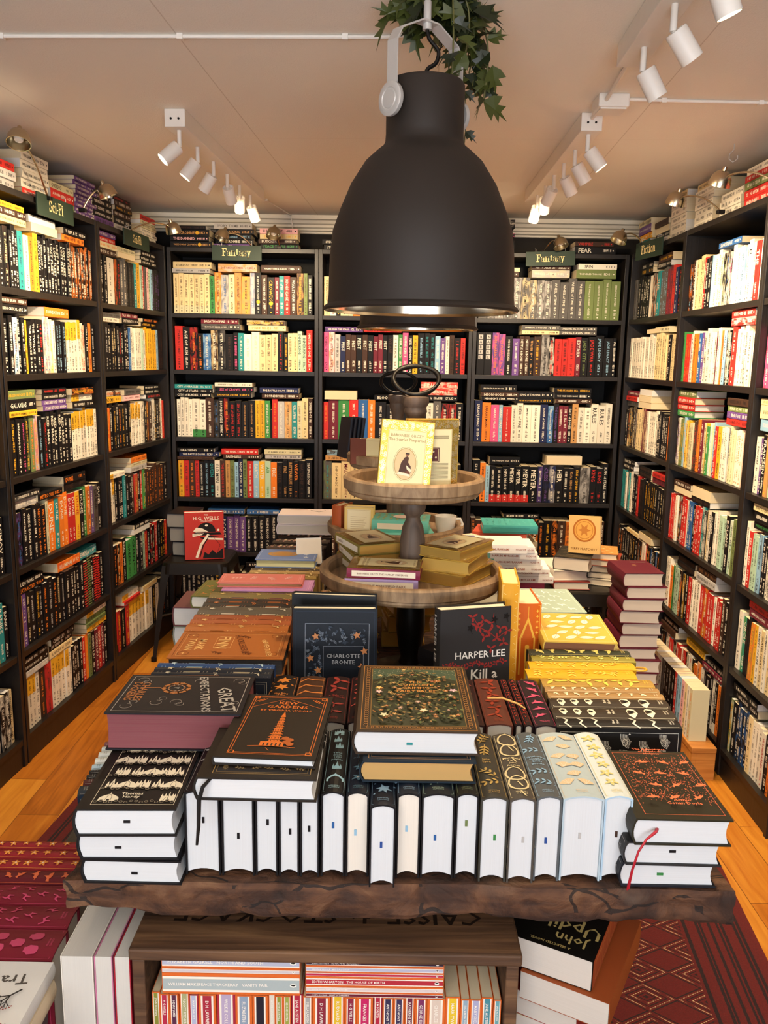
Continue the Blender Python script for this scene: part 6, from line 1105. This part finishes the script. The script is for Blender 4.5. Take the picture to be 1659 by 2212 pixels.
hbook('hardcover_book', frame((-.470, 1.072, .545), Z_, -Y_), .029, .165, .23, 'd8c4a4', 'tan hardcover with red rules beneath the branch-patterned one', 'flat books in front of the red row', None, page='d4d0c8')
for i in range(3): hbook('hardcover_book', frame((-.478-.004*i, 1.074, .389+i*.052), Z_, -Y_), .051, .16, .22, ('8a7a6a', 'c0b8a8', '6a5a5a')[i], f'thick hardcover beneath the tan one, {ORD[i]} from the box', 'flat books in front of the red row', None)
# pile right of the crate
def john(S, F, B, T, W, H): F.text('John', W*.30, H*.86, .020, 'c8b070', 0); F.text('Updike', W*.42, H*.72, .030, 'c8b070', 0, maxw=.11); F.text('A SELECTED NOVEL', W*.5, H*.95, .005, 'c8b070'); S.rect(0.001, .001, T-.001, H-.001, 'b0502c'); [S.frame(T*.2, H*(.1+.22*k), T*.8, H*(.26+.22*k), .001, 'e0a860') for k in range(4)]
rp = [(.3545, .040, -.46, 'a8442c', 'paperback with orange spine near the bottom of the pile right of the crate', -.03), (.395, .044, -.42, 'a82828', 'red paperback with white block letters in the pile right of the crate', -.025), (.4395, .035, -.44, 'd8c8a0', 'pale paperback in the middle of the pile right of the crate', -.035), (.475, .042, -.52, '9a2c28', 'red-edged white-paged paperback in the pile right of the crate', -.02), (.5175, .047, -.50, 'a05028', 'orange-brown paperback beneath the black one right of the crate', .016), (.565, .050, -.48, '15120f', 'black paperback with gilt serif name, topmost right of the crate', -.006)]
for i, (z, T, yw, c, lb, dx) in enumerate(rp):
    R_ = RZ(yw); cn0 = Vector((.322+dx, 1.072-dx, z)); ez = Vector((sin(yw), -cos(yw), 0)); o_ = cn0-ez*.21
    hbook('paperback_book', frame(tuple(o_), Z_, ez), T-.0008, .135, .21, c, lb, 'fanned pile of thick paperbacks right of the crate', john if i == 5 else (lambda S, F, B, T, W, H: S.text('BRI', T/2, H*.2, T*.5, 'efe6d8', -pi/2, 'l')) if i == 1 else None, page='d8cfc4', t=.0008, ins=.0004, bul=.0008, conc=0)
# ------------------------------------------------------------------ metal stools with books, floor stacks
def stool(x, y, z, lab, s=.155):
    e = empty('metal_stool', T3(x, y, 0), label=lab, cat='stool', group='dark steel stools against the bookcases')
    def rr(r, h, n=6): return [(cx*(h-r)+r*cos(a0+pi/2*k/n), cy*(h-r)+r*sin(a0+pi/2*k/n)) for cx, cy, a0 in ((1, 1, 0), (-1, 1, pi/2), (-1, -1, pi), (1, -1, 3*pi/2)) for k in range(n+1)]
    m = MB(); L = [(rr(.04, s-.012), z), (rr(.045, s), z-.006), (rr(.045, s+.003), z-.03), (rr(.045, s+.006), z-.06)]; n = len(L[0][0])
    for P, zz in L: m.V += [(p[0], p[1], zz) for p in P]
    m.f(list(range(n)))
    for k in range(3):
        for i in range(n): j = (i+1) % n; m.f((k*n+i, (k+1)*n+i, (k+1)*n+j, k*n+j))
    m.build('seat', STOOLM, e)
    for sx in (1, -1):
        for sy in (1, -1):
            q = MB(); t = .02
            for zz, o, w in ((z-.02, s-.004, .05), (z-.10, s+.006, .034), (.001, s+.045, .017)):
                q.V += [(sx*o, sy*o, zz), (sx*(o-w), sy*o, zz), (sx*(o-w), sy*(o-.003), zz), (sx*(o-.003), sy*(o-.003), zz), (sx*(o-.003), sy*(o-w), zz), (sx*o, sy*(o-w), zz)]
            for k in range(2):
                for i in range(6): j = (i+1) % 6; q.f((k*6+i, k*6+j, k*6+6+j, k*6+6+i))
            q.f(range(6)); q.f(range(12, 18)); q.build('leg', STOOLM, e)
            lathe([(0, 0), (.014, 0), (.014, .02), (0, .022)], 12).build('foot_cap', IRON, e, T3(sx*(s+.038), sy*(s+.038), .0005))
    for a, b in (((1, 1), (-1, -1)), ((1, -1), (-1, 1))): tube([(a[0]*(s+.01), a[1]*(s+.01), z*.45), (0, 0, z*.45+.01*a[1]*b[1]+(.012 if a[1] > 0 else -.012)), (b[0]*(s+.01), b[1]*(s+.01), z*.45)], .006, 8).build('brace', STOOLM, e)
stool(-.915, 4.075, .49, 'dark steel stool at the left corner carrying the red book and black stack', .16)
stool(.845, 3.62, .50, 'dark steel stool behind the right of the table, under books', .16)
def wells(S, F, B, T, W, H):
    F.text('THE', W*.55, H*.945, .007, 'e8e0d0'); F.text('H.G. WELLS', W*.55, H*.875, .019, 'e8e0d0', maxw=.125); F.text('COLLECTION', W*.55, H*.815, .007, 'e8e0d0')
    w, k = 'e8e0cf', '17120f'
    F.circ(W*.55, H*.60, .045, k, 20, .042); F.rect(W*.2, H*.47, W*.86, H*.58, 'b5332c'); F.poly([(W*.25, H*.57), (W*.9, H*.57), (W*.95, H*.52), (W*.2, H*.5)], k)
    F.poly([(W*.22, H*.60), (W*.3, H*.68), (W*.45, H*.66), (W*.62, H*.58), (W*.3, H*.57)], w); F.circ(W*.56, H*.72, .008, w, 8, .005); F.circ(W*.86, H*.62, .006, w, 8)
    F.poly([(W*.2, H*.55), (W*.5, H*.56), (W*.44, H*.52), (W*.2, H*.48)], w); [F.line([(W*.22, H*(.51+.02*i)), (W*.55, H*(.56+.008*i))], .0012, k) for i in range(5)]
    F.line([(W*.6, H*.52), (W*.42, H*.32), (W*.30, H*.05)], .012, w); F.line([(W*.63, H*.50), (W*.47, H*.30), (W*.38, H*.05)], .005, k); F.poly([(W*.6, H*.46), (W*.98, H*.44), (W*.98, H*.40), (W*.6, H*.42)], w); F.poly([(W*.6, H*.51), (W*.9, H*.48), (W*.6, H*.47)], k)
    F.poly([(W*.45, H*.02), (W*.5, H*.16), (W*.6, H*.1), (W*.7, H*.2), (W*.8, H*.12), (W*.98, H*.24), (W*.98, H*.02)], k); F.line([(W*.7, H*.5), (W*.9, H*.3), (W*.8, H*.1)], .0015, k)
hbook('hardcover_book', T3(-.972, 3.98, .4925) @ RZ(.22) @ Matrix.Rotation(-.06, 4, 'X') @ frame((0, 0.03, 0), -Y_, Z_), .062, .188, .232, 'b5332c', 'red hardcover with black and white insect-like machine, on the left stool', None, wells, page='e8e4dc', spc='15120f')
for i in range(3): hbook('hardcover_book', T3(-1.075+.012*(2-i), 4.05, .4925+i*.071) @ RZ(-.15+.05*i) @ frame((0, 0, 0), Z_, Y_) , .07, .135, .2, '15141a', f'black hardcover with grey page edges on the left stool, {ORD[i]} from the seat', 'stack of black hardcovers on the left stool', None, page='8c8a88')
def patch(S, F, B, T, W, H): F.circ(W*.5, H*.62, .052, 'a8642a', 20); F.circ(W*.5, H*.62, .045, 'd8a050', 20); F.ring(W*.5, H*.62, .038, .002, 'a8642a'); F.star(W*.5, H*.62, .03, 'b87838', 6); F.text('TERRY PRATCHETT', W*.5, H*.12, .014, '7a4a20', maxw=.12)
for i, (T, c, lb, yw) in enumerate([(.035, '7a2c24', 'red hardcover at the bottom of the pile on the right stool', 0), (.045, 'e0d8c8', 'pale hardcover, second in the pile on the right stool', .1), (.058, '2a2620', 'thick dark hardcover with tan patches on top of the right stool pile', -.35)]): hbook('hardcover_book', T3(.745, 3.50+.02*i, .502+sum((.0355, .0455, .0585)[:i])) @ RZ(yw) @ frame((0, 0, 0), Z_, Y_), T, .155, .235, c, lb, 'left pile on the right stool', (lambda S, F, B, T, W, H: (tiles(F, .01, .01, W-.01, H-.01, .03, m_wave, '8a7a60'), tiles(S, .004, .01, T-.004, H-.01, .02, m_flower, '8a7a60'))) if i == 2 else None, page='ddd2c0', bul=.005, conc=.005)
hbook('hardcover_book', T3(.83, 3.62, .643) @ RZ(.0) @ Matrix.Rotation(-.12, 4, 'X') @ RZ(-.55) @ frame((0, 0, 0), -Y_, Z_), .02, .14, .165, 'd8b070', 'tan hardcover with round gold emblem standing on the right stool pile', None, patch)
for i, (T, c, lb) in enumerate([(.026, 'd8d0c0', 'white-paged book, lowest in the rear pile on the right stool'), (.03, '3a3430', 'dark book, second in the rear pile on the right stool'), (.024, 'c8beb0', 'pale book, third in the rear pile on the right stool'), (.028, 'a84a34', 'rust book, fourth in the rear pile on the right stool'), (.028, 'd8904a', 'orange patterned book, topmost in the rear pile on the right stool')]): hbook('hardcover_book', T3(.905+.006*(i % 2), 3.60, .502+i*.029) @ RZ(-.35+.1*(i % 3)) @ frame((0, 0, 0), Z_, Y_), .0285, .13, .17, c, lb, 'rear pile on the right stool', patc(m_flower, 'f0c080') if i == 4 else None, page='ddd2c0')
bx = empty('wooden_box', T3(0, 0, 0), label='low dark box on the floor carrying the burgundy hardcover tower', cat='box')
boxobj('lid', BOOKWOOD, .885, 1.10, 3.0, 3.25, .10, .118, bx); [boxobj('side_board', BOOKWOOD, x, x+.016, 3.0, 3.25, .001, .0995, bx) for x in (.885, 1.084)]
zz = .1185
for i in range(12):
    T = (.052, .048, .05, .046, .05, .044, .052, .048, .05, .047, .046, .052)[i]; hbook('hardcover_book', T3(.905+.008*sin(i*2.1)+(.006 if i > 9 else 0), 3.02+.006*cos(i), zz) @ RZ(.04*sin(i*1.3)) @ frame((0, 0, 0), Z_, Y_), T-.0006, .150, .205, '5a1c2a' if i > 2 else '2c1a20', f'burgundy hardcover in the tall tower beside the right stool, {ORD[i]} from the bottom', 'tall tower of burgundy hardcovers', (lambda S, F, B, T, W, H: (F.frame(.01, .01, W-.01, H-.01, .0006, '8a5a44'), m_sprig(F, W/2, H*.6, .02, '8a5a44', 1.5), F.text('PHILIP PULLMAN', W*.7, H*.85, .006, 'b0a090'))) if i == 11 else None, page='ddd2c4', bul=.006, conc=.005); zz += T
pb = empty('pine_box', T3(0, 0, 0), label='low varnished pine box on the floor before the right wall, with books on top', cat='box')
PBo = Vector((1.095, 2.74, 0)); boxobj('lid', PINE, 1.115, 1.205, 2.78, 3.50, .105, .125, pb, bevel=.002); boxobj('front_board', PINE, 1.117, 1.133, 2.782, 3.498, .001, .1045, pb); boxobj('side_board', PINE, 1.1335, 1.203, 2.782, 2.80, .001, .1045, pb)
yy = 3.40; cols = parse('wk22 kwI26 wk28 kw24 ck22*2 wk24*2 ekI26 kw22 kw26*2 kwI30 rw20 lk22*2 fk26 ck22 wk20 qo26'); n = 0
for i, b in enumerate(cols):
    T = b['T']*1.18
    if yy-T < 2.79: break
    b.update(T=T-.0008, H=.196, W=.062, seed=i*1.7, hard=False); mb = shelf_book(b); o = mb.build('paperback_book', PRINT, M=frame((1.122, yy, .1256), -Y_, Z_)); tag(o, f"{CNAME[b['c']]} paperback on the low pine box, {ordw(i)} from the far end", 'book', 'books on the pine box'); yy -= T
cb = empty('cardboard_box', T3(-.50, 2.12, 0), label='brown cardboard box standing on the floor beside the left of the table', cat='box')
boxobj('body', CARD, -.06, .045, 0, .30, .001, .64, cb); boxobj('flap', CARD, -.062, -.03, .002, .298, .6405, .643, cb)
for i in range(4): hbook('hardcover_book', flat_near(-.53, 2.03, .6445+i*.051, .1, .15, 0), .05, .1, .15, ('7a2a30', '4a4a4a', '8a8a7a', '6a3a3a')[i], f'hardcover on the cardboard box beneath the olive storybook, {ORD[i]} from the bottom', None)
# ------------------------------------------------------------------ unseen globes added behind the camera as fill to brighten the ceiling
for i, (x, y) in enumerate(((-.75, -.55), (.85, -.85))):
    e = empty('added_fill_globe', T3(x, y, 0), label='opal glass globe ceiling lamp behind the camera, '+('left one', 'right one')[i], cat='fill light')
    lathe([(0, 1.86)]+[(.07*sin(t), 1.93-.07*cos(t)) for t in [pi*k/12 for k in range(1, 12)]]+[(0, 2.0)], 32).build('globe', simple('opal_glass_lit', 'ffdcae', .4, 0, 4), e, smooth=True)
    tube([(0, 0, 2.0), (0, 0, CEIL-.002)], .006, 8).build('stem', BRASS, e)
    l = bpy.data.lights.new('added_fill_bulb', 'POINT'); l.energy = W_FILL; l.color = (1, .80, .58); l.shadow_soft_size = .08
    for dz in (1.83,): o = bpy.data.objects.new('added_fill_light', l); SC.collection.objects.link(o); o.location = (x, y, dz)
